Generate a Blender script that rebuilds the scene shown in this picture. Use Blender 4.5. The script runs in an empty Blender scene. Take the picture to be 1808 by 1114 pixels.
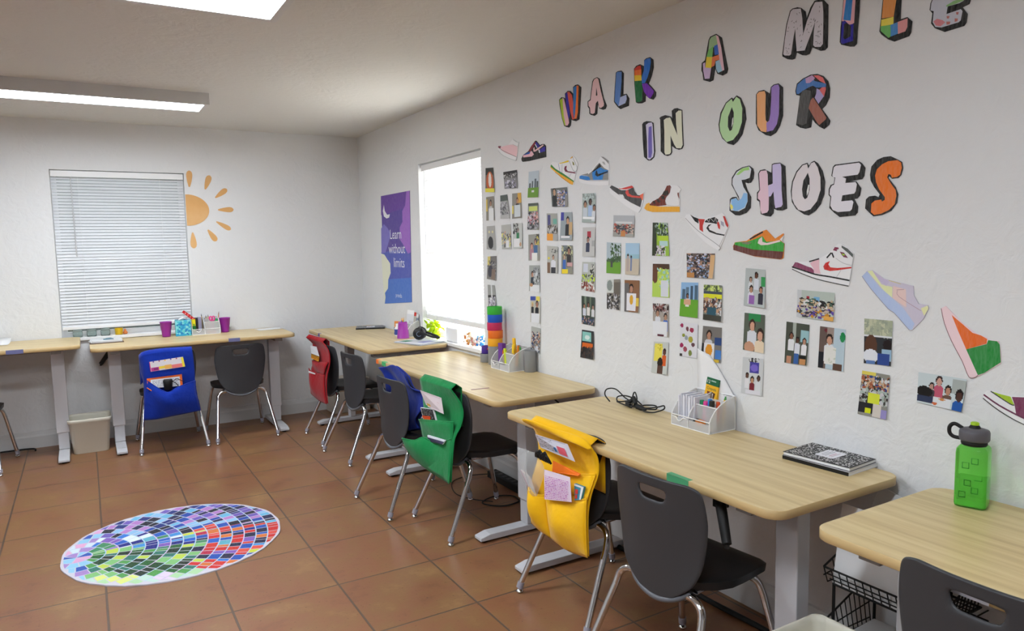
import bpy, bmesh, math, random
from mathutils import Vector, Matrix, Euler
sc = bpy.context.scene
COL = sc.collection
# ---------------------------------------------------------------- camera
cam_d = bpy.data.cameras.new('camera'); cam = bpy.data.objects.new('camera', cam_d); COL.objects.link(cam)
cam_d.sensor_width = 36.0; cam_d.lens = 25.396; cam_d.clip_start = 0.02
F = Vector((0.5058420, 0.8571418, -0.0971172)); R_ = Vector((0.8601213, -0.5097399, -0.0188828)); U = Vector((0.0656897, 0.0739808, 0.9950938))
M = Matrix((R_, U, -F)).transposed().to_4x4(); M.translation = Vector((-2.2570, -6.5746, 1.48606))
cam.matrix_world = M
sc.camera = cam
# ---------------------------------------------------------------- world, exposure
sc.view_settings.view_transform = 'Standard'; sc.view_settings.look = 'None'; sc.view_settings.gamma = 1.0
sc.view_settings.exposure = EXPOSURE = 0.6
w = bpy.data.worlds.new('world'); sc.world = w; w.use_nodes = True
wn = w.node_tree; bg = wn.nodes['Background']; bg.inputs[0].default_value = (0.86, 0.93, 1.0, 1); bg.inputs[1].default_value = 4.8
sun_d = bpy.data.lights.new('sun', 'SUN'); sun_d.energy = 15.0; sun_d.angle = .02; sun_d.color = (1.0, .97, .92)
sun = bpy.data.objects.new('sun', sun_d); COL.objects.link(sun); sun.rotation_euler = Vector((.44, .34, .83)).to_track_quat('Z', 'Y').to_euler()
LAMP = 30.0          # strength of the ceiling diffusers
# ---------------------------------------------------------------- helpers
def lin(h):
    c = [int(h[i:i+2], 16)/255 for i in (0, 2, 4)]
    return tuple(x/12.92 if x <= .04045 else ((x+.055)/1.055)**2.4 for x in c) + (1.0,)
MATS = {}
def mat(name, col='FFFFFF', rough=.5, metal=0., emit=0., trans=0., ior=1.45, alpha=1., bump=None, spec=.5, coat=0.):
    if name in MATS: return MATS[name]
    m = bpy.data.materials.new(name); m.use_nodes = True; nt = m.node_tree; b = nt.nodes['Principled BSDF']
    c = lin(col) if isinstance(col, str) else col
    b.inputs['Base Color'].default_value = c; b.inputs['Roughness'].default_value = rough; b.inputs['Metallic'].default_value = metal
    b.inputs['Specular IOR Level'].default_value = spec; b.inputs['IOR'].default_value = ior; b.inputs['Transmission Weight'].default_value = trans
    b.inputs['Coat Weight'].default_value = coat; b.inputs['Alpha'].default_value = alpha
    if emit: b.inputs['Emission Color'].default_value = c; b.inputs['Emission Strength'].default_value = emit
    tc = nt.nodes.new('ShaderNodeTexCoord'); nz = nt.nodes.new('ShaderNodeTexNoise'); nt.links.new(tc.outputs['Object'], nz.inputs['Vector'])
    sc_, st = bump if bump else (60, .02)
    nz.inputs['Scale'].default_value = sc_; nz.inputs['Detail'].default_value = 3
    bp = nt.nodes.new('ShaderNodeBump'); bp.inputs['Strength'].default_value = st; bp.inputs['Distance'].default_value = .01
    nt.links.new(nz.outputs['Fac'], bp.inputs['Height']); nt.links.new(bp.outputs['Normal'], b.inputs['Normal'])
    MATS[name] = m
    return m
def nodes(m): return m.node_tree, m.node_tree.nodes, m.node_tree.links
def ramp(nt, stops):
    r = nt.nodes.new('ShaderNodeValToRGB'); e = r.color_ramp.elements
    while len(e) > 1: e.remove(e[-1])
    e[0].position = stops[0][0]; e[0].color = lin(stops[0][1])
    for p, c in stops[1:]: x = e.new(p); x.color = lin(c)
    return r
class MB:
    def __init__(s): s.v = []; s.f = []; s.mi = []; s.c = []; s.sm = []
    def add(s, vs, fs, mi=0, col=None, smooth=False):
        o = len(s.v); s.v += [tuple(v) for v in vs]
        for f in fs: s.f.append([i+o for i in f]); s.mi.append(mi); s.c.append(col); s.sm.append(smooth)
        return s
    def box(s, x0, y0, z0, x1, y1, z1, mi=0, col=None, T=None):
        vs = [(x, y, z) for z in (z0, z1) for y in (y0, y1) for x in (x0, x1)]
        if T is not None: vs = [T @ Vector(v) for v in vs]
        return s.add(vs, [(0, 2, 3, 1), (4, 5, 7, 6), (0, 1, 5, 4), (2, 6, 7, 3), (0, 4, 6, 2), (1, 3, 7, 5)], mi, col)
    def prism(s, pts, z0, z1, mi=0, col=None, T=None, smooth=False):     # pts (x,y) outline extruded in z
        n = len(pts); vs = [(p[0], p[1], z0) for p in pts] + [(p[0], p[1], z1) for p in pts]
        if T is not None: vs = [T @ Vector(v) for v in vs]
        s.add(vs, [tuple(range(n-1, -1, -1)), tuple(range(n, 2*n))], mi, col)
        o = len(s.v) - 2*n
        for i in range(n):
            j = (i+1) % n; s.f.append([o+i, o+j, o+n+j, o+n+i]); s.mi.append(mi); s.c.append(col); s.sm.append(smooth)
        return s
    def lathe(s, prof, seg=24, mi=0, col=None, T=None, smooth=True, sq=None):      # prof (r,z)
        vs = []; n = len(prof)
        for r, z in prof:
            for k in range(seg):
                a = 2*math.pi*k/seg; vs.append((r*math.cos(a), r*math.sin(a), z))
        if T is not None: vs = [T @ Vector(v) for v in vs]
        fs = [(i*seg+k, i*seg+(k+1) % seg, (i+1)*seg+(k+1) % seg, (i+1)*seg+k) for i in range(n-1) for k in range(seg)]
        s.add(vs, fs, mi, col, smooth)
        if prof[0][0] > 1e-6: s.add([vs[k] for k in range(seg)][::-1], [tuple(range(seg))], mi, col)
        if prof[-1][0] > 1e-6: s.add([vs[(n-1)*seg+k] for k in range(seg)], [tuple(range(seg))], mi, col)
        return s
    def tube(s, pts, r, seg=10, mi=0, col=None, cap=True):
        P = [Vector(p) for p in pts]; n = len(P); rs = r if isinstance(r, (list, tuple)) else [r]*n
        vs = []; up = None
        for i in range(n):
            d = (P[min(i+1, n-1)] - P[max(i-1, 0)]).normalized()
            if up is None: up = Vector((0, 0, 1)) if abs(d.z) < .9 else Vector((1, 0, 0))
            a = d.cross(up).normalized(); b = a.cross(d).normalized(); up = b
            for k in range(seg):
                t = 2*math.pi*k/seg; vs.append(P[i] + (a*math.cos(t) + b*math.sin(t))*rs[i])
        fs = [(i*seg+k, i*seg+(k+1) % seg, (i+1)*seg+(k+1) % seg, (i+1)*seg+k) for i in range(n-1) for k in range(seg)]
        s.add(vs, fs, mi, col, True)
        if cap: s.add(vs[:seg], [tuple(range(seg-1, -1, -1))], mi, col); s.add(vs[-seg:], [tuple(range(seg))], mi, col)
        return s
    def grid(s, rows, mi=0, col=None, smooth=True, skip=None):
        h = len(rows); w_ = len(rows[0]); vs = [p for r in rows for p in r]
        fs = [(i*w_+j, i*w_+j+1, (i+1)*w_+j+1, (i+1)*w_+j) for i in range(h-1) for j in range(w_-1) if not (skip and skip(i, j))]
        return s.add(vs, fs, mi, col, smooth)
def smooth_pts(pts, n=5):                                   # Catmull-Rom through points
    P = [Vector(p) for p in pts]; o = []
    for i in range(len(P)-1):
        a, b, c, d = P[max(i-1, 0)], P[i], P[i+1], P[min(i+2, len(P)-1)]
        for k in range(n):
            t = k/n; o.append(.5*((2*b) + (c-a)*t + (2*a-5*b+4*c-d)*t*t + (3*b-a-3*c+d)*t**3))
    return o + [P[-1]]
def obj(name, mb, mats, parent=None, bevel=0, solid=0, loc=None, subsurf=0, auto=False):
    me = bpy.data.meshes.new(name); me.from_pydata([tuple(v) for v in mb.v], [], mb.f)
    for m in (mats if isinstance(mats, (list, tuple)) else [mats]): me.materials.append(m)
    me.polygons.foreach_set('material_index', mb.mi); me.polygons.foreach_set('use_smooth', mb.sm)
    if any(c is not None for c in mb.c):
        at = me.color_attributes.new('Col', 'FLOAT_COLOR', 'CORNER'); buf = []
        for p, c in zip(me.polygons, mb.c): buf += list(c or (1, 1, 1, 1))*p.loop_total
        at.data.foreach_set('color', buf)
    me.validate(); me.update()
    o = bpy.data.objects.new(name, me); COL.objects.link(o)
    if parent is not None: o.parent = parent
    if loc is not None: o.location = loc
    if bevel:
        b = o.modifiers.new('bevel', 'BEVEL'); b.width = bevel; b.segments = 3; b.limit_method = 'ANGLE'; b.angle_limit = .6
    if solid: sd = o.modifiers.new('solid', 'SOLIDIFY'); sd.thickness = solid; sd.offset = 0
    if subsurf: ss = o.modifiers.new('sub', 'SUBSURF'); ss.levels = ss.render_levels = subsurf
    return o
def tag(o, label=None, cat=None, group=None, kind=None):
    if label: o['label'] = label
    if cat: o['category'] = cat
    if group: o['group'] = group
    if kind: o['kind'] = kind
    return o
def thing(name, label, cat, loc=(0, 0, 0), rz=0, group=None):
    o = bpy.data.objects.new(name, None); COL.objects.link(o); o.location = loc; o.rotation_euler = (0, 0, rz); o.empty_display_size = .05
    return tag(o, label, cat, group)
def one(name, mb, mats, label, cat, group=None, loc=None, rz=0, **k):
    o = obj(name, mb, mats, loc=loc, **k); o.rotation_euler = (0, 0, rz); return tag(o, label, cat, group)
def copy_tree(o, parent=None, first=True):
    c = o.copy(); COL.objects.link(c); c.parent = parent
    for ch in list(o.children): copy_tree(ch, c, False)
    return c
def text_mesh(mb, body, size, T, col=None, mi=0, extrude=0, align='CENTER'):
    cu = bpy.data.curves.new('t', 'FONT'); cu.body = body; cu.size = size; cu.align_x = align; cu.resolution_u = 3
    o = bpy.data.objects.new('t', cu); COL.objects.link(o)
    bpy.context.view_layer.update()
    me = bpy.data.meshes.new_from_object(o)
    mb.add([T @ v.co for v in me.vertices], [tuple(p.vertices) for p in me.polygons], mi, col)
    bpy.data.objects.remove(o); bpy.data.curves.remove(cu); bpy.data.meshes.remove(me)
# ---------------------------------------------------------------- materials
def attr_mat(name, rough=.6, noise=0., spec=.5):
    m = mat(name, 'FFFFFF', rough, spec=spec); nt, n, l = nodes(m); b = n['Principled BSDF']
    a = n.new('ShaderNodeAttribute'); a.attribute_name = 'Col'
    if noise:
        tc = n.new('ShaderNodeTexCoord'); mp = n.new('ShaderNodeMapping'); mp.inputs['Scale'].default_value = (60, 60, 14); nz = n.new('ShaderNodeTexNoise'); nz.inputs['Scale'].default_value = 3; nz.inputs['Detail'].default_value = 4
        l.new(tc.outputs['Object'], mp.inputs['Vector']); l.new(mp.outputs[0], nz.inputs['Vector'])
        r = ramp(nt, [(.30, 'FFFFFF'), (.75, '808080')]); l.new(nz.outputs['Fac'], r.inputs[0])
        mx = n.new('ShaderNodeMixRGB'); mx.blend_type = 'MIX'; mx.inputs[2].default_value = (.8, .8, .8, 1)
        mm = n.new('ShaderNodeMath'); mm.operation = 'MULTIPLY_ADD'; mm.inputs[1].default_value = noise*1.6; mm.inputs[2].default_value = -noise*.45; mm.use_clamp = True
        l.new(nz.outputs['Fac'], mm.inputs[0]); l.new(mm.outputs[0], mx.inputs[0]); l.new(a.outputs['Color'], mx.inputs[1]); l.new(mx.outputs[0], b.inputs['Base Color'])
    else: l.new(a.outputs['Color'], b.inputs['Base Color'])
    return m
M_ink = attr_mat('marker_ink', .7, .13, .2)
M_print = attr_mat('photo_print', .28)
M_paint = attr_mat('coloured_surface', .5)
def wall_mat(name, col, sc1=3.0):
    m = mat(name, col, .75, spec=.25); nt, n, l = nodes(m); b = n['Principled BSDF']
    tc = n.new('ShaderNodeTexCoord')
    n1 = n.new('ShaderNodeTexNoise'); n1.inputs['Scale'].default_value = sc1; n1.inputs['Detail'].default_value = 6; n1.inputs['Roughness'].default_value = .6
    n2 = n.new('ShaderNodeTexNoise'); n2.inputs['Scale'].default_value = 14; n2.inputs['Detail'].default_value = 8; n2.inputs['Distortion'].default_value = 1.2
    bp = n.new('ShaderNodeBump'); bp.inputs['Strength'].default_value = .34; bp.inputs['Distance'].default_value = .015
    mx = n.new('ShaderNodeMath'); mx.operation = 'ADD'
    for q in (n1, n2): l.new(tc.outputs['Object'], q.inputs['Vector'])
    l.new(n1.outputs['Fac'], mx.inputs[0]); l.new(n2.outputs['Fac'], mx.inputs[1]); l.new(mx.outputs[0], bp.inputs['Height']); l.new(bp.outputs['Normal'], b.inputs['Normal'])
    return m
M_wall = wall_mat('painted_plaster', 'E2E3E4'); M_ceil = wall_mat('ceiling_paint', 'D8D7D4', 1.5); M_base = mat('baseboard_paint', 'D2D2D2', .5)
def floor_mat():
    m = mat('terracotta_tile', 'A06A48', .35, spec=.6); nt, n, l = nodes(m); b = n['Principled BSDF']
    tc = n.new('ShaderNodeTexCoord'); mp = n.new('ShaderNodeMapping'); mp.inputs['Location'].default_value = (0.4855, 3.9964, 0)
    l.new(tc.outputs['Object'], mp.inputs['Vector'])
    br = n.new('ShaderNodeTexBrick'); br.offset = 0; br.inputs['Scale'].default_value = 1; br.inputs['Brick Width'].default_value = .4447; br.inputs['Row Height'].default_value = .4752
    br.inputs['Mortar Size'].default_value = .0048; br.inputs['Mortar Smooth'].default_value = .25; br.inputs['Color1'].default_value = (.0, 0, 0, 1); br.inputs['Color2'].default_value = (1, 1, 1, 1); br.inputs['Mortar'].default_value = (.5, .5, .5, 1); br.inputs['Bias'].default_value = 0
    l.new(mp.outputs[0], br.inputs['Vector'])
    tone = ramp(nt, [(0, '7C5438'), (.5, '8C6440'), (1, '86583E')]); l.new(br.outputs['Color'], tone.inputs[0])
    nz = n.new('ShaderNodeTexNoise'); nz.inputs['Scale'].default_value = 4.5; nz.inputs['Detail'].default_value = 7; nz.inputs['Roughness'].default_value = .65; l.new(mp.outputs[0], nz.inputs['Vector'])
    mott = ramp(nt, [(.30, '664030'), (.44, '8C5C42'), (.56, '8C6844'), (.70, 'A88458')]); l.new(nz.outputs['Fac'], mott.inputs[0])
    mx = n.new('ShaderNodeMixRGB'); mx.inputs[0].default_value = .6; l.new(tone.outputs[0], mx.inputs[1]); l.new(mott.outputs[0], mx.inputs[2])
    n3 = n.new('ShaderNodeTexNoise'); n3.inputs['Scale'].default_value = 70; n3.inputs['Detail'].default_value = 3; l.new(mp.outputs[0], n3.inputs['Vector'])
    spk = ramp(nt, [(.25, '7A5A44'), (.36, 'FFFFFF')]); l.new(n3.outputs['Fac'], spk.inputs[0])
    m2 = n.new('ShaderNodeMixRGB'); m2.blend_type = 'MULTIPLY'; m2.inputs[0].default_value = .5; l.new(mx.outputs[0], m2.inputs[1]); l.new(spk.outputs[0], m2.inputs[2])
    m3 = n.new('ShaderNodeMixRGB'); m3.inputs[2].default_value = lin('5C4A3E'); l.new(br.outputs['Fac'], m3.inputs[0]); l.new(m2.outputs[0], m3.inputs[1]); l.new(m3.outputs[0], b.inputs['Base Color'])
    rr = n.new('ShaderNodeMapRange'); rr.inputs[3].default_value = .22; rr.inputs[4].default_value = .48; l.new(nz.outputs['Fac'], rr.inputs[0]); l.new(rr.outputs[0], b.inputs['Roughness'])
    bp = n.new('ShaderNodeBump'); bp.invert = True; bp.inputs['Strength'].default_value = .5; bp.inputs['Distance'].default_value = .004; l.new(br.outputs['Fac'], bp.inputs['Height'])
    b2 = n.new('ShaderNodeBump'); b2.inputs['Strength'].default_value = .12; b2.inputs['Distance'].default_value = .01; l.new(nz.outputs['Fac'], b2.inputs['Height']); l.new(bp.outputs['Normal'], b2.inputs['Normal']); l.new(b2.outputs['Normal'], b.inputs['Normal'])
    return m
M_floor = floor_mat()
def wood_mat(name, a, b_, c):
    m = mat(name, a, .34, spec=.45); nt, n, l = nodes(m); b = n['Principled BSDF']
    tc = n.new('ShaderNodeTexCoord'); mp = n.new('ShaderNodeMapping'); mp.inputs['Scale'].default_value = (1.0, 16, 1.0); l.new(tc.outputs['Object'], mp.inputs['Vector'])
    nz = n.new('ShaderNodeTexNoise'); nz.inputs['Scale'].default_value = 1.6; nz.inputs['Detail'].default_value = 7; nz.inputs['Roughness'].default_value = .55; nz.inputs['Distortion'].default_value = .25; l.new(mp.outputs[0], nz.inputs['Vector'])
    r = ramp(nt, [(.3, c), (.5, a), (.7, b_)]); l.new(nz.outputs['Fac'], r.inputs[0]); l.new(r.outputs[0], b.inputs['Base Color'])
    return m
M_wood = wood_mat('pale_maple_laminate', 'D4BC8A', 'E0CB9C', 'C2A674'); M_edge = mat('maple_edge_banding', 'C6AA78', .4)
M_steel = mat('grey_powdercoat', 'C4C4C8', .45); M_dark_steel = mat('under_frame_grey', '8C8A88', .5)
M_chrome = mat('chrome', 'D8D8DA', .12, 1.0); M_glide = mat('glide_collar', '9A98A4', .5)
M_black = mat('black_plastic', '1A1A1C', .42, bump=(400, .05)); M_char = mat('charcoal_plastic', '38393C', .45, bump=(500, .05)); M_rub = mat('black_rubber', '121212', .6)
M_white = mat('white_plastic', 'ECECEC', .4); M_paper = mat('white_paper', 'EDEDEE', .7); M_cream = mat('cream_plastic', 'DEDACB', .45)
def thin_mat(name, col, k):      # lets part of the light through
    m = mat(name, col, .55); nt, n, l = nodes(m); b = n['Principled BSDF']; t = n.new('ShaderNodeBsdfTranslucent'); t.inputs[0].default_value = lin(col)
    mx = n.new('ShaderNodeMixShader'); mx.inputs[0].default_value = k; l.new(b.outputs[0], mx.inputs[1]); l.new(t.outputs[0], mx.inputs[2]); l.new(mx.outputs[0], n['Material Output'].inputs['Surface'])
    return m
M_slat = thin_mat('blind_slat', 'F0F0F0', .10); M_slat2 = thin_mat('dimmed_blind_slat', 'DCDDE0', .07)  # back blind's dimmer light is put into its darker, less translucent slats
def mesh_mat(name, col, k):      # fine woven wire
    m = mat(name, col, .5); nt, n, l = nodes(m); b = n['Principled BSDF']; t = n.new('ShaderNodeBsdfTransparent')
    mx = n.new('ShaderNodeMixShader'); mx.inputs[0].default_value = k; l.new(b.outputs[0], mx.inputs[1]); l.new(t.outputs[0], mx.inputs[2]); l.new(mx.outputs[0], n['Material Output'].inputs['Surface'])
    return m
M_mesh = mesh_mat('white_wire_mesh', 'E8E8E8', .62)
M_glass = mat('window_glass', 'FFFFFF', .02, trans=1.0, ior=1.45)
def thin_glass():
    m = mat('pane_glass', 'FFFFFF', .05); nt, n, l = nodes(m); t = n.new('ShaderNodeBsdfTransparent'); g = n.new('ShaderNodeBsdfGlossy'); g.inputs['Roughness'].default_value = .02
    mx = n.new('ShaderNodeMixShader'); mx.inputs[0].default_value = .07; l.new(t.outputs[0], mx.inputs[1]); l.new(g.outputs[0], mx.inputs[2]); l.new(mx.outputs[0], n['Material Output'].inputs['Surface'])
    return m
M_pane = thin_glass()
def cloth_mat(name, col):
    m = mat(name, col, .8, bump=(22, .45), spec=.2); m.node_tree.nodes['Principled BSDF'].inputs['Sheen Weight'].default_value = .15; return m
# ---------------------------------------------------------------- wall art and photo data (wall plane coordinates, tenths of a millimetre)
ART = [["paper_letter","striped lime, purple, red and blue paper letter W above the window side","letter","WALK A MILE IN OUR SHOES lettering on the right wall",[["141414",0,[-32950,22570,-33170,22660,-33400,22600,-33530,22520,-33500,22790,-33770,22880,-33990,22830,-34260,22630,-34240,22980,-34440,23050,-34660,23040,-34950,22840,-34880,22180,-34760,21260,-34470,21210,-34160,21300,-34060,21370,-33990,21070,-33830,20980,-33600,21040,-33400,21120,-33180,21580,-32990,22280]],["B4D22C",0,[-33010,22550,-33280,22600,-33370,21700,-33540,21120,-33440,21150,-33210,21610]],["EFC0C8",0,[-33280,22600,-33410,22550,-33590,22070,-33820,21410,-33860,21220,-33730,21100,-33540,21120,-33370,21700]],["2A1AA8",0,[-33550,22760,-33730,22820,-33830,22360,-33940,21610,-33840,21410,-33650,21950]],["E05A48",0,[-33730,22820,-33900,22820,-34150,22590,-34250,22210,-34240,21710,-34300,21330,-34160,21340,-33990,21750,-33830,22360]],["1F7AC8",0,[-34300,22950,-34570,22990,-34530,22420,-34420,21640,-34320,21350,-34240,21710,-34250,22210]],["F07828",0,[-34570,22990,-34750,22960,-34710,22380,-34670,21640,-34540,21330,-34320,21350,-34420,21640,-34530,22420]]]],
["paper_letter","pale pink paper letter A between the W and blue L","letter","WALK A MILE IN OUR SHOES lettering on the right wall",[["141414",0,[-35900,22940,-36010,23040,-36280,23070,-36480,22960,-36810,21970,-37040,21560,-36950,21420,-36750,21410,-36470,21510,-36340,21780,-36260,21290,-36060,21230,-35760,21320,-35630,21410,-35620,21650,-35500,21780,-35490,22030,-35710,22100,-35790,22500]],["F3CDD0",0,[-35960,22890,-36050,23000,-36270,23040,-36400,22960,-36590,22350,-36840,21690,-36810,21580,-36580,21520,-36440,21590,-36350,21920,-36180,21820,-36090,21370,-35940,21340,-35730,21400,-35700,21680,-35570,21810,-35560,22000,-35760,22050,-35850,22490]],["141414",0,[-36240,22590,-36320,22200,-36260,22170,-36190,22200]]]],
["paper_letter","all-blue crayoned paper letter L of the word WALK","letter","WALK A MILE IN OUR SHOES lettering on the right wall",[["141414",0,[-37760,22980,-37900,23020,-38170,22990,-38340,22830,-38300,21860,-38540,21850,-38740,21600,-38700,21270,-38100,21220,-37890,21350,-37610,21640,-37680,22310]],["5C8AD2",0,[-37800,22950,-37900,22990,-38210,22930,-38190,22450,-38090,21770,-37950,21390,-37670,21650,-37710,22180]],["B4C2EA",0,[-38090,21770,-38540,21810,-38570,21600,-38470,21430,-37950,21370]]]],
["paper_letter","rainbow paper letter K with green stem and purple leg","letter","WALK A MILE IN OUR SHOES lettering on the right wall",[["141414",0,[-39090,22880,-39260,22980,-39510,22990,-39800,22840,-39800,23110,-39950,23160,-40200,23150,-40400,23000,-40430,22660,-40290,22300,-40100,22010,-40370,21770,-40590,21540,-40570,21370,-40400,21250,-40160,21340,-39890,21540,-39880,21260,-39640,21220,-39370,21260,-39220,21340,-39120,22160]],["D8321E",0,[-39120,22860,-39340,22940,-39570,22930,-39610,22740,-39130,22790]],["F0762A",0,[-39130,22790,-39610,22740,-39610,22490,-39130,22570]],["F8D02C",0,[-39130,22570,-39610,22490,-39640,22240,-39150,22310]],["14703A",0,[-39150,22310,-39640,22240,-39690,21830,-39680,21340,-39490,21300,-39240,21350,-39170,21900]],["2E78D8",0,[-39820,23090,-39990,23130,-40240,23100,-40260,22920,-40200,22620,-40030,22280,-39860,22080,-39650,22110,-39630,22360,-39780,22660]],["7A2AC0",0,[-39650,22090,-39990,22050,-40250,21820,-40460,21620,-40430,21520,-40250,21350,-40100,21380,-39800,21700]]]],
["paper_letter","pastel patchwork paper letter A standing alone in the top row","letter","WALK A MILE IN OUR SHOES lettering on the right wall",[["141414",0,[-43740,23030,-43830,23140,-44150,23170,-44440,22960,-44620,22280,-44790,21660,-44740,21510,-44510,21460,-44230,21590,-44100,21850,-44010,21380,-43820,21350,-43470,21490,-43420,21780,-43350,21900,-43370,22200,-43550,22270]],["A8CC9C",0,[-43790,23010,-43880,23100,-44150,23130,-44240,22740,-44010,22670,-43740,22630]],["7CC86C",0,[-43740,22630,-44010,22730,-43960,22310,-43640,22380]],["F2DA40",0,[-43640,22380,-43960,22310,-43910,21880,-43580,21970]],["F3C9D6",0,[-44240,22740,-44150,23130,-44280,23040,-44440,22570,-44610,21660,-44510,21640,-44310,22100]],["3C6CD0",0,[-44050,22720,-44240,22740,-44320,22330,-44090,22360]],["F08050",0,[-43960,22310,-44320,22310,-44350,22110,-44140,22120,-44080,21940,-43910,21910]],["A8D2E8",0,[-44140,22090,-44350,22110,-44510,21640,-44280,21610,-44170,21790]],["D8C0E4",0,[-43450,22160,-43580,22180,-43580,21970,-43910,21880,-43830,21480,-43560,21520,-43470,21860]],["141414",0,[-44050,22600,-44090,22310,-44000,22300]]]],
["paper_letter","purple-scribbled white paper letter I of the word IN","letter","WALK A MILE IN OUR SHOES lettering on the right wall",[["141414",0,[-39660,20270,-39760,20350,-39970,20370,-40240,20310,-40410,20220,-40460,19660,-40530,18960,-40460,18700,-40240,18580,-40070,18590,-39780,18790,-39700,19510]],["D9D4EE",0,[-39920,20210,-40090,20270,-40310,20260,-40370,20170,-40420,19540,-40470,18910,-40410,18720,-40160,18610,-40010,18690,-39990,19470]],["7468BE",0,[-40110,20080,-40310,20100,-40330,19430,-40350,18930,-40270,18690,-40090,18710,-40070,19460]]]],
["paper_letter","blank cream paper letter N of the word IN","letter","WALK A MILE IN OUR SHOES lettering on the right wall",[["141414",0,[-40820,20370,-40920,20420,-41190,20440,-41530,20330,-41640,20190,-41600,20560,-41750,20630,-41940,20620,-42230,20490,-42270,19880,-42330,18980,-42240,18850,-42040,18840,-41850,18900,-41600,19060,-41620,18780,-41530,18680,-41340,18650,-41140,18710,-40900,18910,-40900,19600,-40870,20290]],["E9EAD2",0,[-41100,20240,-41260,20300,-41510,20290,-41680,19970,-41960,19470,-41880,19940,-41850,20420,-42030,20500,-42210,20470,-42240,19650,-42290,19010,-42190,18880,-41910,18920,-41760,19100,-41530,19510,-41570,18780,-41480,18710,-41210,18720,-41150,18830,-41140,19810]]]],
["paper_letter","mint green paper letter O of the word OUR","letter","WALK A MILE IN OUR SHOES lettering on the right wall",[["141414",0,[-44320,19570,-44420,20020,-44700,20370,-45000,20510,-45080,20440,-45250,20550,-45460,20420,-45680,20000,-45740,19560,-45560,19010,-45320,18760,-45110,18650,-44830,18740,-44520,18990,-44360,19310]],["BFE6AE",0,[-44380,19560,-44480,19970,-44720,20330,-45000,20460,-45070,20330,-45240,20500,-45420,20370,-45550,20000,-45540,19470,-45370,19080,-45100,18850,-44770,18810,-44540,19030,-44410,19300]],["141414",0,[-45020,20140,-45120,19910,-45120,19530,-45030,19250,-44920,19220,-44820,19410,-44830,19790]],["E4E8E0",0,[-45050,19690,-45100,19740,-45100,19490,-45010,19360]]]],
["paper_letter","orange and purple paper letter U of the word OUR","letter","WALK A MILE IN OUR SHOES lettering on the right wall",[["141414",0,[-46210,20410,-46330,20510,-46580,20510,-46860,20320,-46900,20550,-47030,20620,-47240,20620,-47440,20440,-47460,19420,-47330,19060,-47160,18840,-46920,18750,-46700,18820,-46350,19050,-46220,19320]],["F4B47C",0,[-46250,20410,-46360,20480,-46620,20460,-46670,20330,-46670,19600,-46690,19370,-46760,19300,-46730,18920,-46480,18990,-46290,19240]],["A486D2",0,[-46930,20530,-47060,20590,-47240,20580,-47300,20450,-47290,19500,-47210,19150,-47040,18950,-46750,18930,-46720,19270,-46850,19330,-46900,19560,-46930,20160]]]],
["paper_letter","red, blue, black and brown paper letter R of the word OUR","letter","WALK A MILE IN OUR SHOES lettering on the right wall",[["141414",0,[-47990,20200,-48050,20450,-48300,20580,-48620,20650,-48890,20620,-49130,20500,-49320,20290,-49400,20030,-49390,19720,-49260,19490,-49110,19380,-49300,19130,-49440,18930,-49410,18800,-49210,18680,-49020,18790,-48840,18950,-48720,19110,-48670,18820,-48450,18800,-48230,18870,-48050,18990,-48130,19550,-48190,20000,-48030,20060]],["4A7CC0",0,[-48030,20200,-48080,20420,-48350,20560,-48680,20610,-48850,20270,-48580,20230,-48310,20150,-48140,20070,-48050,20090]],["C8A0C8",0,[-48410,20560,-48680,20620,-48800,20500,-48740,20430,-48580,20370,-48440,20390]],["E87070",0,[-48730,20600,-48950,20560,-49130,20440,-49240,20210,-49250,20010,-49180,19780,-48990,20060,-49240,20210,-49010,20350]],["4A7CC0",0,[-48680,20440,-49260,20210,-49250,20100,-48880,20150,-48720,20250]],["B4A8D8",0,[-48880,20130,-48990,20060,-49180,19800,-48970,19580,-48810,19820,-48870,19950]],["555555",0,[-48280,20150,-48470,20160,-48650,20080,-48630,19790,-48550,19340,-48500,18980,-48340,18940,-48090,19030,-48140,19480,-48200,19930]],["A86A5A",0,[-48750,19840,-48970,19540,-49300,19060,-49280,19000,-49020,18840,-48880,19010,-48570,19500,-48650,19760]]]],
["paper_letter","first S of SHOES, white with blue and green crayon","letter","WALK A MILE IN OUR SHOES lettering on the right wall",[["141414",0,[-44960,16530,-45090,16600,-45290,16600,-45370,16470,-45440,16480,-45230,16820,-45040,17090,-45050,17370,-45280,17630,-45580,17730,-45920,17760,-46110,17630,-46160,17460,-46130,17240,-46010,17100,-45870,17090,-45710,17140,-45840,16830,-46030,16540,-46010,16130,-45820,15950,-45470,15860,-45250,15880,-44950,16070]],["DCE2EA",0,[-45020,16510,-45290,16560,-45380,16440,-45460,16480,-45420,16610,-45230,16870,-45090,17110,-45100,17330,-45310,17580,-45620,17700,-45930,17730,-46030,17610,-45960,17290,-45730,17240,-45550,17240,-45660,16950,-45860,16690,-45870,16390,-45750,16140,-45430,16020,-45020,16080,-44970,16270]],["8CC0EE",0,[-45030,16510,-45290,16550,-45400,16440,-45560,16520,-45670,16730,-45850,16690,-45860,16390,-45730,16160,-45350,16040,-45170,16060,-45050,16320]],["A8DC7C",0,[-45260,17460,-45550,17680,-45920,17720,-45940,17590,-45690,17590,-45410,17450]],["F2E868",0,[-44980,16330,-45090,16290,-45150,16180,-45020,16100]]]],
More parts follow.
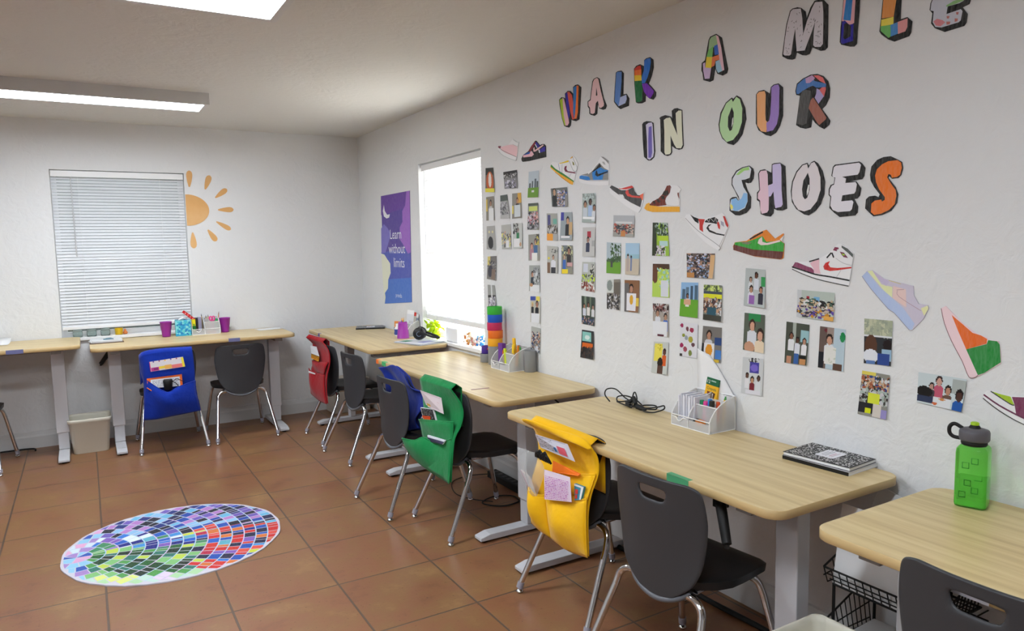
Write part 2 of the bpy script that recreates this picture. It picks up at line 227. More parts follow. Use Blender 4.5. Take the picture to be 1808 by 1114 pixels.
["paper_letter","pink and lilac paper letter H of the word SHOES","letter","WALK A MILE IN OUR SHOES lettering on the right wall",[["141414",0,[-46360,17410,-46450,17530,-46660,17550,-46990,17380,-47000,17700,-47110,17730,-47370,17720,-47600,17570,-47660,16700,-47710,16010,-47510,15950,-47280,15970,-47120,16040,-47100,15860,-46960,15750,-46760,15780,-46520,15860,-46440,16340,-46320,16410,-46320,16690,-46430,16790]],["EBCBDA",0,[-46410,17410,-46490,17500,-46760,17500,-46820,17340,-46840,16920,-46930,16950,-47000,16930,-46980,16510,-46890,16510,-46890,16000,-46820,15910,-46570,15870,-46500,16020,-46480,16380,-46370,16460,-46370,16650,-46470,16780]],["CFC4EA",0,[-47030,17670,-47120,17690,-47390,17690,-47440,17550,-47470,16710,-47530,16180,-47470,16090,-47200,16050,-47160,16200,-47100,16680,-46980,16510,-46880,16500,-46850,16910,-47060,16980]]]],
["paper_letter","plain pale grey-pink paper letter O of the word SHOES","letter","WALK A MILE IN OUR SHOES lettering on the right wall",[["141414",0,[-47870,16630,-47920,16980,-48100,17330,-48340,17550,-48550,17590,-48620,17470,-48720,17590,-48840,17630,-48990,17530,-49180,17250,-49290,16870,-49270,16430,-49140,16090,-48940,15870,-48650,15720,-48470,15760,-48130,15970,-47930,16240]],["E6E0E4",0,[-47920,16620,-47970,16960,-48130,17290,-48370,17520,-48550,17550,-48600,17380,-48720,17560,-48850,17590,-48990,17390,-49110,17030,-49130,16590,-48990,16200,-48730,15930,-48470,15870,-48220,15940,-48040,16150,-47940,16360]],["141414",0,[-48590,17240,-48670,17020,-48680,16620,-48590,16350,-48490,16300,-48400,16410,-48360,16670,-48410,16970,-48530,17140]],["E6E8E6",0,[-48620,16810,-48660,16800,-48650,16570,-48570,16420,-48560,16580]]]],
["paper_letter","white paper letter E of the word SHOES","letter","WALK A MILE IN OUR SHOES lettering on the right wall",[["141414",0,[-49540,17040,-49590,17340,-49670,17410,-50580,17420,-50680,17350,-50800,17190,-50770,16930,-50700,16830,-50230,16800,-50490,16770,-50670,16530,-50630,16290,-50540,16200,-50430,16190,-50580,15930,-50560,15720,-50480,15640,-49900,15610,-49690,15760,-49490,15940,-49520,16310,-49450,16390,-49450,16590,-49520,16730,-49640,16760,-49670,16950]],["E9E6EE",0,[-49580,17050,-49630,17320,-49710,17370,-50580,17380,-50650,17300,-50600,17070,-50540,16990,-49960,16970,-50110,16900,-50090,16750,-50470,16750,-50520,16670,-50480,16440,-50430,16370,-49990,16340,-49950,16140,-50360,16150,-50410,16090,-50360,15850,-50290,15790,-49830,15780,-49630,15860,-49530,16020,-49560,16330,-49490,16410,-49500,16580,-49570,16700,-49660,16730,-49700,16970,-49620,16980]]]],
["paper_letter","solid orange paper letter S at the end of SHOES","letter","WALK A MILE IN OUR SHOES lettering on the right wall",[["141414",0,[-50980,16940,-51020,17210,-51210,17400,-51430,17470,-51670,17470,-51910,17340,-52050,17250,-52090,17060,-52040,16840,-51950,16760,-51740,16750,-51640,16850,-51610,16790,-51870,16470,-51960,16240,-51930,15970,-51750,15730,-51440,15610,-51140,15580,-51020,15680,-50840,15850,-50860,16150,-50970,16240,-51170,16250,-51300,16190,-51340,16280,-51140,16530,-51010,16750]],["EE7A28",0,[-51160,16900,-51220,17100,-51390,17240,-51600,17320,-51910,17320,-52030,17230,-52060,17060,-52010,16850,-51910,16790,-51740,16780,-51700,16880,-51620,16910,-51580,16810,-51750,16550,-51880,16380,-51910,16200,-51860,15930,-51680,15760,-51410,15650,-51170,15620,-51050,15720,-51060,16000,-51180,16090,-51400,16110,-51430,16040,-51520,16090,-51520,16180,-51310,16450,-51200,16690]]]],
["paper_letter","white paper letter M with black sprinkle marks, in MILE","letter","WALK A MILE IN OUR SHOES lettering on the right wall",[["141414",0,[-47390,21630,-47450,22030,-47550,22650,-47700,23080,-47800,23130,-48010,23120,-48170,23050,-48350,22880,-48400,22610,-48550,22950,-48710,23130,-48860,23140,-49080,23060,-49260,22850,-49270,22200,-49270,21430,-49170,21360,-49000,21380,-48650,21580,-48560,21380,-48410,21360,-48260,21400,-48010,21550,-47950,21350,-47820,21340,-47630,21400,-47400,21550]],["DAD6DE",0,[-47440,21620,-47500,22130,-47590,22640,-47730,23050,-47830,23100,-48160,23030,-48230,22680,-48280,22120,-48430,22540,-48620,22910,-48740,23080,-49030,23020,-49080,22660,-49090,22040,-49090,21590,-49000,21510,-48780,21560,-48700,21640,-48720,22140,-48760,22420,-48620,22080,-48450,21740,-48360,21540,-48020,21590,-47970,22010,-47940,22400,-47880,22140,-47780,21540,-47710,21510,-47500,21560]]]],
["paper_letter","blue, pink and navy paper letter I cut by the frame, in MILE","letter","WALK A MILE IN OUR SHOES lettering on the right wall",[["141414",0,[-49740,21490,-49760,21970,-49810,22450,-49840,22960,-49960,23040,-50230,22980,-50450,22820,-50430,22280,-50390,21710,-50370,21280,-50280,21220,-50130,21250,-49800,21390]],["EDB4BC",0,[-49800,22160,-49860,22910,-49980,23000,-50250,22940,-50290,22710,-50260,21980,-50130,21950,-49830,22150]],["2A86D2",0,[-49860,22200,-49950,22890,-50190,22860,-50130,22090,-49870,22180]],["241C9C",0,[-49780,21470,-49810,22140,-49920,22150,-50080,21970,-50240,21960,-50240,21410,-49850,21400]],["141414",0,[-49870,21600,-49900,22030,-49970,22070,-50150,21910,-50140,21580,-49940,21530]]]],
["paper_letter","orange, yellow, green, blue and pink paper letter L of MILE","letter","WALK A MILE IN OUR SHOES lettering on the right wall",[["141414",0,[-51160,21480,-51200,21840,-51250,22540,-51260,23000,-51420,23020,-51670,22910,-51870,22760,-51860,22260,-51850,21670,-52070,21680,-52230,21510,-52210,21190,-52150,21090,-51670,21040,-51460,21160,-51230,21370]],["E89A50",0,[-51270,22460,-51280,22940,-51420,22980,-51650,22900,-51700,22300,-51630,21810,-51230,21860]],["F0E058",0,[-51220,21830,-51630,21810,-51630,21580,-51210,21620]],["74C068",0,[-51200,21630,-51540,21580,-51550,21220,-51480,21200,-51210,21480]],["4A90D0",0,[-51540,21580,-51770,21610,-51790,21250,-51550,21220]],["E49A9A",0,[-51770,21610,-52090,21640,-52090,21380,-52030,21260,-51790,21240]]]],
["paper_letter","pale grey, pink and green paper letter E cut by the frame, in MILE","letter","WALK A MILE IN OUR SHOES lettering on the right wall",[["141414",0,[-52760,21700,-52780,21890,-52840,22020,-52900,22320,-52990,22420,-53830,22350,-53980,22160,-53940,21970,-53500,21880,-53880,21860,-53950,21680,-53910,21550,-53720,21510,-53870,21280,-53850,21050,-53790,20970,-53230,20940,-52940,21120,-52820,21290,-52850,21580]],["C9CCD8",0,[-52790,21680,-52810,21880,-52860,22000,-52930,22320,-53030,22380,-53800,22320,-53840,22190,-53370,22110,-53340,21930,-53760,21850,-53760,21690,-53640,21650,-53300,21650,-53270,21440,-53680,21470,-53730,21400,-53690,21150,-53630,21110,-53140,21090,-52960,21150,-52870,21310,-52890,21630]],["8CBC7C",0,[-53250,21690,-53460,21760,-53760,21770,-53750,21690,-53540,21660,-53270,21650]],["D88890",0,[-52890,21330,-53000,21380,-53170,21290,-53250,21210,-53110,21130,-52970,21190]],["C07068",0,[-53280,21380,-53370,21360,-53350,21290,-53290,21310]],["C07068",0,[-53550,21420,-53630,21400,-53610,21330,-53560,21350]],["C07068",0,[-53280,21220,-53400,21190,-53380,21120,-53290,21130]],["C07068",0,[-53520,21250,-53610,21220,-53600,21150,-53520,21150]]]],
["paper_shoe","pale pink high-top sneaker drawing, first in the descending line","paper cutout","cut-out paper sneakers along the right wall",[["EDEDEF",0,[-26220,20900,-26280,20960,-26560,20940,-26690,20890,-27520,20880,-27940,21110,-28060,21150,-28410,20970,-28730,20870,-28620,20620,-28550,20310,-28480,20060,-28330,19830,-27860,19960,-26960,20250,-26580,20460,-26230,20710]],["F2CCD2",0,[-26580,20870,-27520,20870,-28050,20830,-28560,20650,-28550,20310,-28420,20060,-27300,20390,-26640,20660]],["8C4454",0,[-26240,20890,-26310,20960,-26630,20920,-26530,20770,-26390,20810]],["8A6A70",28,[-26530,20770,-26930,20580,-28420,20060]],["9AA6A4",20,[-26250,20700,-26920,20290,-28370,19850,-28460,20060]],["9AA6A4",16,[-28060,21130,-28410,20940,-28690,20850,-28580,20630]],["9AA6A4",14,[-28010,20840,-28560,20650]]]],
["paper_shoe","black-soled low sneaker drawing in blue, purple and pink","paper cutout","cut-out paper sneakers along the right wall",[["1A1B1C",0,[-28980,19900,-29160,20080,-29740,20230,-30080,20480,-30460,20700,-30570,20730,-30680,20670,-30990,20420,-31210,20450,-31420,20430,-31590,20310,-31610,19700,-30860,19690,-29800,19670,-29110,19700,-29000,19780]],["2C2494",0,[-30490,20640,-30670,20630,-31010,20360,-30810,20270,-30630,20410]],["3A2CA8",0,[-30990,20180,-31270,20250,-31550,20280,-31530,20020,-31050,20010]],["F0C0C8",0,[-29160,20060,-29780,20160,-30150,20200,-30360,19980,-30140,19890,-29200,19940]],["2458B0",0,[-29200,20070,-29780,20190,-30000,20160,-29890,20070,-29430,20060]],["8C2430",0,[-29780,20240,-30080,20460,-30490,20680,-30560,20570,-30270,20380,-30000,20180]],["F2C8C8",0,[-30300,20320,-30430,20400,-30480,20200,-30700,20270,-31350,20420,-31380,20350,-30840,20190,-30510,20120,-30330,20140]],["EDEDEF",0,[-30840,20190,-30970,20180,-31020,19990,-30910,20000]],["EDEDEF",0,[-30490,20520,-30670,20310,-30740,20320,-30560,20550]]]],
["paper_shoe","white high-top sneaker drawing with yellow and green sole","paper cutout","cut-out paper sneakers along the right wall",[["EDEDEF",0,[-32000,19170,-32090,19280,-32240,19370,-32820,19250,-33080,19240,-33570,19290,-33850,19350,-34160,19480,-34360,19360,-34610,19020,-34520,18760,-34410,18540,-34310,18230,-34170,17950,-33890,18030,-33130,18400,-32490,18780,-32050,19040]],["F2B030",0,[-32050,19140,-32700,18760,-33480,18440,-34190,18110,-34130,17960,-33890,18030,-33130,18400,-32490,18780,-32030,19060]],["3E8A3A",0,[-32040,19160,-32110,19240,-32490,18980,-33350,18600,-34240,18160,-34220,18100,-33450,18440,-32670,18780,-32070,19110]],["7C3048",0,[-33580,19020,-33600,18990,-33560,18850,-33700,18720,-34410,18590,-34380,18530,-33770,18640,-33450,18720,-33350,18870,-33420,18990]],["E8C828",0,[-32900,19230,-33150,19230,-33570,19270,-33780,19290,-33780,19190,-33220,19180,-32930,19190]],["E0A828",0,[-33920,19370,-34130,19460,-34190,19400,-33990,19340]],["4A62A8",28,[-32820,19230,-32970,18710]],["4A6272",20,[-33180,19150,-33150,18650]],["4A6272",20,[-34120,19440,-34520,18860,-34450,18650,-34180,18730,-33850,19240]],["8A8A40",0,[-34120,19190,-34250,19120,-34320,18970,-34180,18990]],["A094C8",16,[-34080,18610,-33800,18400]],["8C3A2A",16,[-32490,18780,-33890,18050]]]],
["paper_shoe","blue and grey high-top sneaker drawing with white laces","paper cutout","cut-out paper sneakers along the right wall",[["EDEDEF",0,[-34690,18180,-34740,18350,-34880,18420,-35370,18450,-35880,18620,-36290,18900,-36510,19140,-36600,19180,-36780,19120,-37190,18880,-37220,18490,-37180,17710,-36370,17750,-35680,17850,-34970,17980,-34740,18080]],["8E8E8C",0,[-34880,18410,-35400,18440,-35850,18590,-36440,18870,-36830,18570,-37160,18430,-37150,17960,-35680,18080,-35430,18310]],["2C82D0",0,[-34740,18350,-34880,18390,-35370,18310,-35590,18240,-35670,18080,-35270,18110,-34740,18250]],["2C82D0",0,[-35830,18440,-36030,18530,-36500,18640,-36860,18490,-37130,18430,-37100,18320,-36770,18280,-36680,18010,-35920,18060,-35860,18250]],["141414",0,[-36220,18530,-36300,18360,-36370,18320,-37100,18400,-37110,18340,-36680,18270,-36280,18200,-36090,18290,-36130,18450]],["141414",0,[-36190,18650,-36470,18840,-36590,18670,-36380,18610,-35880,18460,-35850,18500]],["EDEDEF",0,[-35430,18480,-35850,18570,-35910,18620,-36260,18890,-36380,18890,-35910,18550,-35530,18390]],["8C8C8C",0,[-36570,19170,-36780,19120,-37180,18880,-37180,18730,-36990,18900,-36690,19080]],["B8B8B8",0,[-36650,18900,-36840,18880,-36950,18720,-36800,18750]],["9A9AA0",20,[-34730,18240,-35590,18060,-37150,17930]]]],
["paper_shoe","dark grey low sneaker drawing with red laces and swoosh","paper cutout","cut-out paper sneakers along the right wall",[["EDEDEF",0,[-37230,17590,-37370,17680,-37910,17520,-38920,17550,-39050,17460,-39300,17080,-39730,17170,-39730,16810,-39540,16410,-39390,16260,-39170,16310,-38530,16590,-37940,16920,-37260,17320]],["4A4A4C",0,[-37250,17590,-37390,17680,-37810,17530,-38140,17390,-38540,17360,-39050,17460,-39130,17270,-39330,17080,-39520,17050,-39640,16810,-39530,16500,-39230,16610,-38790,16780,-38340,17000,-37940,17190,-37470,17440]],["D84038",0,[-37940,17520,-38110,17470,-38920,17550,-39030,17480,-39020,17440,-38500,17400,-38040,17450]],["E05048",0,[-38500,17360,-38670,17370,-38700,17200,-38920,17090,-39550,17000,-39520,16920,-38920,17000,-38600,17080,-38450,17240]],["F07050",0,[-39480,17060,-39750,17130,-39700,16810,-39640,16830,-39550,16960]],["EDEDEF",0,[-37940,17210,-38270,17170,-38390,17000,-38170,17070]]]],
["paper_shoe","brown boot-like sneaker drawing on a yellow sole, half left white","paper cutout","cut-out paper sneakers along the right wall",[["EDEDEF",0,[-39790,16440,-39910,16630,-40150,16690,-40390,16750,-40740,16820,-41090,17130,-41310,17360,-41510,17370,-42000,17300,-42190,17130,-42080,17000,-42140,16660,-42120,16150,-40360,16240,-39970,16330]],["F2B030",0,[-39790,16440,-39930,16630,-40150,16680,-40240,16560,-40740,16470,-42120,16390,-42120,16160,-40360,16240,-39970,16330]],["783428",0,[-40150,16580,-40390,16730,-40740,16820,-41090,17050,-41310,17350,-41510,17360,-41590,17270,-41510,17040,-41290,16850,-41200,16720,-41300,16500,-40740,16480,-40210,16550]],["2E2820",0,[-41120,17130,-41370,17150,-41430,16970,-41230,16910,-41000,16980]],["2E2820",0,[-40920,16930,-41140,16910,-41170,16760,-40970,16790]],["40302A",0,[-40630,16810,-40740,16820,-40920,16690,-40830,16620,-40680,16690]],["40302A",0,[-40360,16730,-40510,16740,-40600,16610,-40450,16600]],["783428",0,[-41980,16990,-42060,17000,-42110,16700,-42000,16870]],["B8B8B8",16,[-41540,17270,-41510,17020,-41260,16810,-41290,16520,-41980,16420,-42110,16540,-41980,16930]]]],
["paper_shoe","white high-top sneaker drawing with red and black panels","paper cutout","cut-out paper sneakers along the right wall",[["EDEDEF",0,[-42410,15880,-42510,16030,-42690,16040,-43210,15850,-43640,15820,-44230,15910,-44570,16010,-44740,15860,-44950,15480,-44820,15230,-44650,14900,-44490,14620,-44390,14480,-44150,14560,-43580,14840,-42850,15440]],["161616",0,[-42750,16020,-42990,15900,-43250,15820,-43250,15610,-43030,15720]],["C8362E",0,[-43230,15820,-43610,15780,-43500,15520,-43520,15250,-43310,15360,-43300,15640]],["161616",0,[-43610,15700,-43820,15800,-44170,15850,-44360,15730,-44270,15560,-44130,15590,-43890,15630,-43630,15650]],["C8362E",0,[-44610,15870,-44710,15860,-44910,15500,-44880,15380,-44760,15510]],["C8362E",0,[-44290,15600,-44370,15670,-44460,15490,-44460,15330,-44360,15390]],["161616",0,[-44000,15570,-43820,15540,-43700,15410,-43860,15250,-44280,15130,-44690,15070,-44700,15120,-44280,15190,-43930,15340,-43810,15450]],["EDEDEF",0,[-43930,15510,-43840,15430,-43890,15330,-44280,15200,-44350,15230,-44140,15430]],["A8A8B8",0,[-44490,15690,-44660,15610,-44680,15430,-44530,15520]],["8A8A8C",21,[-42470,15880,-43220,15320,-44450,14640,-44390,14500]],["6A6A6C",12,[-44420,14620,-44880,15380]],["E8E8EA",18,[-43710,15800,-43860,15670,-43920,15820,-44130,15660,-44200,15830,-44270,15630]]]],
["paper_shoe","green and orange low sneaker drawing on a brown sole","paper cutout","cut-out paper sneakers along the right wall",[["E88828",0,[-45150,14640,-45250,14800,-45850,14850,-46220,15070,-46610,15210,-46790,15260,-46880,15180,-47200,14910,-47570,15100,-47600,15070,-47460,14830,-47630,14720,-47590,14180,-47480,14130,-46240,14240,-45190,14490]],["3AA83C",0,[-45250,14790,-45480,14810,-45850,14810,-46220,14900,-46620,15020,-46800,14800,-47460,14820,-47630,14720,-47600,14410,-46230,14490,-45220,14690]],["6A3830",0,[-45190,14710,-46170,14510,-47600,14420,-47560,14180,-47450,14140,-46170,14260,-45170,14500]],["F0DADA",0,[-46600,14990,-46620,14800,-46830,14750,-47430,14860,-47460,14800,-46890,14680,-46560,14670,-46390,14750,-46450,14900]],["7A8068",0,[-45540,14790,-45850,14810,-46100,14780,-45950,14700,-45670,14740]],["141414",60,[-46010,14910,-46640,15180]],["EDEDEF",0,[-47430,14880,-47600,15020,-47520,14810]]]],
["paper_shoe","white high-top sneaker drawing with plum toe and red swoosh","paper cutout","cut-out paper sneakers along the right wall",[["EDEDEF",0,[-47980,13840,-48090,14010,-48200,14050,-48720,14060,-49140,14180,-49520,14360,-49690,14540,-49870,14690,-49990,14690,-50240,14540,-50460,14350,-50460,14190,-50350,13390,-50310,13220,-49990,13260,-49070,13420,-48430,13590,-48050,13730]],["8A3E62",0,[-48020,13880,-48120,14030,-48220,14030,-48640,13890,-48830,13840,-48920,13760,-48940,13640,-48470,13740]],["ECC0CC",0,[-48760,14000,-48970,14130,-49140,14150,-49150,13820,-49210,13630,-48950,13650,-48900,13820]],["D02A22",0,[-49570,14090,-49510,13970,-49590,13870,-49870,13850,-50410,13900,-50400,13850,-49870,13770,-49580,13740,-49350,13790,-49310,13900,-49390,14020]],["5A605E",0,[-50010,14630,-50240,14520,-50450,14330,-50450,14210,-50250,14380,-50010,14560]],["141414",52,[-47990,13860,-48470,13740,-48980,13610,-49580,13540,-50350,13430]],["444444",32,[-48000,13780,-48430,13620,-49070,13440,-49890,13300,-50310,13240]],["141414",52,[-49620,14380,-49440,14200]],["141414",52,[-49640,14380,-49720,14210]],["8A3050",0,[-49680,14470,-49750,14580,-49890,14560,-49910,14510,-49820,14490,-49840,14430]],["7A2A50",0,[-49950,14420,-50110,14380,-50270,14200,-50100,14230,-50020,14310]],["9ACC40",0,[-50030,14360,-50150,14330,-50130,14280,-50060,14290]],["3A3438",48,[-48730,14060,-49140,14170]],["A0A0A4",12,[-49800,14190,-50100,14020,-50410,13950]],["A0A0A4",12,[-50010,13770,-49840,13520]],["A0A0A4",12,[-50460,14210,-50350,13410]]]],
["paper_shoe","faint pastel blue and lilac low sneaker drawing, tilted down","paper cutout","cut-out paper sneakers along the right wall",[["CDC6D8",0,[-50800,13590,-50980,13780,-51160,13800,-51580,13530,-52080,13430,-52560,13330,-52590,13030,-52750,12770,-53040,12750,-53070,12650,-52910,12300,-52590,11940,-52490,11910,-52370,12020,-51970,12420,-51740,12550,-51120,13180]],["B4C6EA",0,[-50800,13590,-50980,13760,-51420,13270,-51890,12910,-52270,12600,-52640,12140,-52580,11950,-52490,11920,-52370,12030,-51970,12430,-51740,12570,-51120,13200]],["E4E8B4",0,[-50990,13770,-51160,13790,-51500,13340,-51880,13270,-51880,12920,-51590,13140]],["E8CCC8",0,[-51900,13310,-52330,13210,-52360,12630,-51890,12910]],["C8BCD8",0,[-51180,13780,-51580,13530,-51770,13450,-51670,13290,-51410,13470]],["E6E6B0",0,[-52830,12640,-53040,12740,-53070,12650,-52940,12410]],["B08A98",16,[-52020,13180,-52270,13210]],["B08A98",14,[-52050,13160,-52110,12970,-52840,12560]],["D8CC70",18,[-51750,13480,-52160,13380]],["8C8090",12,[-50800,13590,-51120,13200,-51740,12570,-51970,12430,-52370,12030,-52490,11920]]]],
["paper_shoe","orange and green high-top drawing with pale pink sole, stood on its heel","paper cutout","cut-out paper sneakers along the right wall",[["F0D4DA",0,[-53450,12680,-53580,12760,-53760,12590,-54080,12290,-54490,12000,-54780,11910,-54820,11840,-55100,11840,-55170,11540,-55190,11200,-54730,10830,-54510,10690,-54340,10680,-54130,11130,-53800,11700,-53570,12220]],["E86A1E",0,[-53770,12500,-54080,12260,-54390,12010,-54620,11960,-54800,11870,-54790,11730,-54230,11500,-53990,12000]],["1E8A38",0,[-54230,11500,-54790,11720,-54830,11840,-55070,11830,-55140,11740,-55190,11230,-54760,10860,-54590,10770]],["8A5A60",20,[-53450,12680,-53570,12220,-53800,11700,-54130,11130,-54340,10680,-54510,10690,-54590,10770]]]],
["paper_shoe","plum and lime low sneaker drawing, lowest in the line and cut by the frame","paper cutout","cut-out paper sneakers along the right wall",[["EDEDEF",0,[-54750,10230,-54850,10340,-55010,10370,-55200,10310,-55500,10290,-56490,10410,-56660,10230,-56630,9640,-56420,9440,-55850,9530,-55220,9830,-54790,10100]],["A8C820",0,[-54990,10350,-55200,10310,-55490,10280,-55590,10070,-55480,10050,-55200,10210]],["7A3458",0,[-55520,10280,-56490,10400,-56590,9900,-56240,9630,-55650,9810,-55600,10070]],["6A2C4C",48,[-54770,10220,-55210,9970,-55840,9730,-56410,9600]],["3A3A3C",27,[-54760,10110,-55220,9810,-55850,9550,-56420,9470]],["3A3A3C",32,[-54960,10350,-55480,10070,-55600,10060]]]],["wall_poster","purple night-sky poster reading Learn without limits","poster","",[["5C4A9E",0,[-5620,19280,-12020,19280,-11730,10430,-5630,9950]],["5560B8",0,[-5200,14430,-11750,14770,-11730,10430,-5630,9950]],["4E78CC",0,[-5360,12040,-11780,12410,-11730,10430,-5630,9950]],["6A45A0",0,[-5620,19280,-12020,19280,-11980,18040,-5530,17640]],["A06CC8",0,[-11340,19260,-12020,19280,-11830,14420,-11260,14320,-10510,14950,-9620,15500,-9710,16480,-10330,16900,-10360,17780,-11020,18180,-11180,18690]],["8078C8",0,[-5420,16510,-6120,16870,-6990,16470,-7700,15990,-6990,15170,-6270,14420,-5270,14330]],["ECECF4",0,[-6280,18490,-6440,17970,-6970,17620,-7610,17640,-7410,17370,-6810,17310,-6180,17520,-5970,17990]],["E6E8D4",0,[-5220,14330,-5980,14240,-6600,13860,-7290,13490,-7310,12660,-6690,12080,-6560,11320,-5780,10900,-5880,10520,-5630,9950,-5420,11560]]]]]
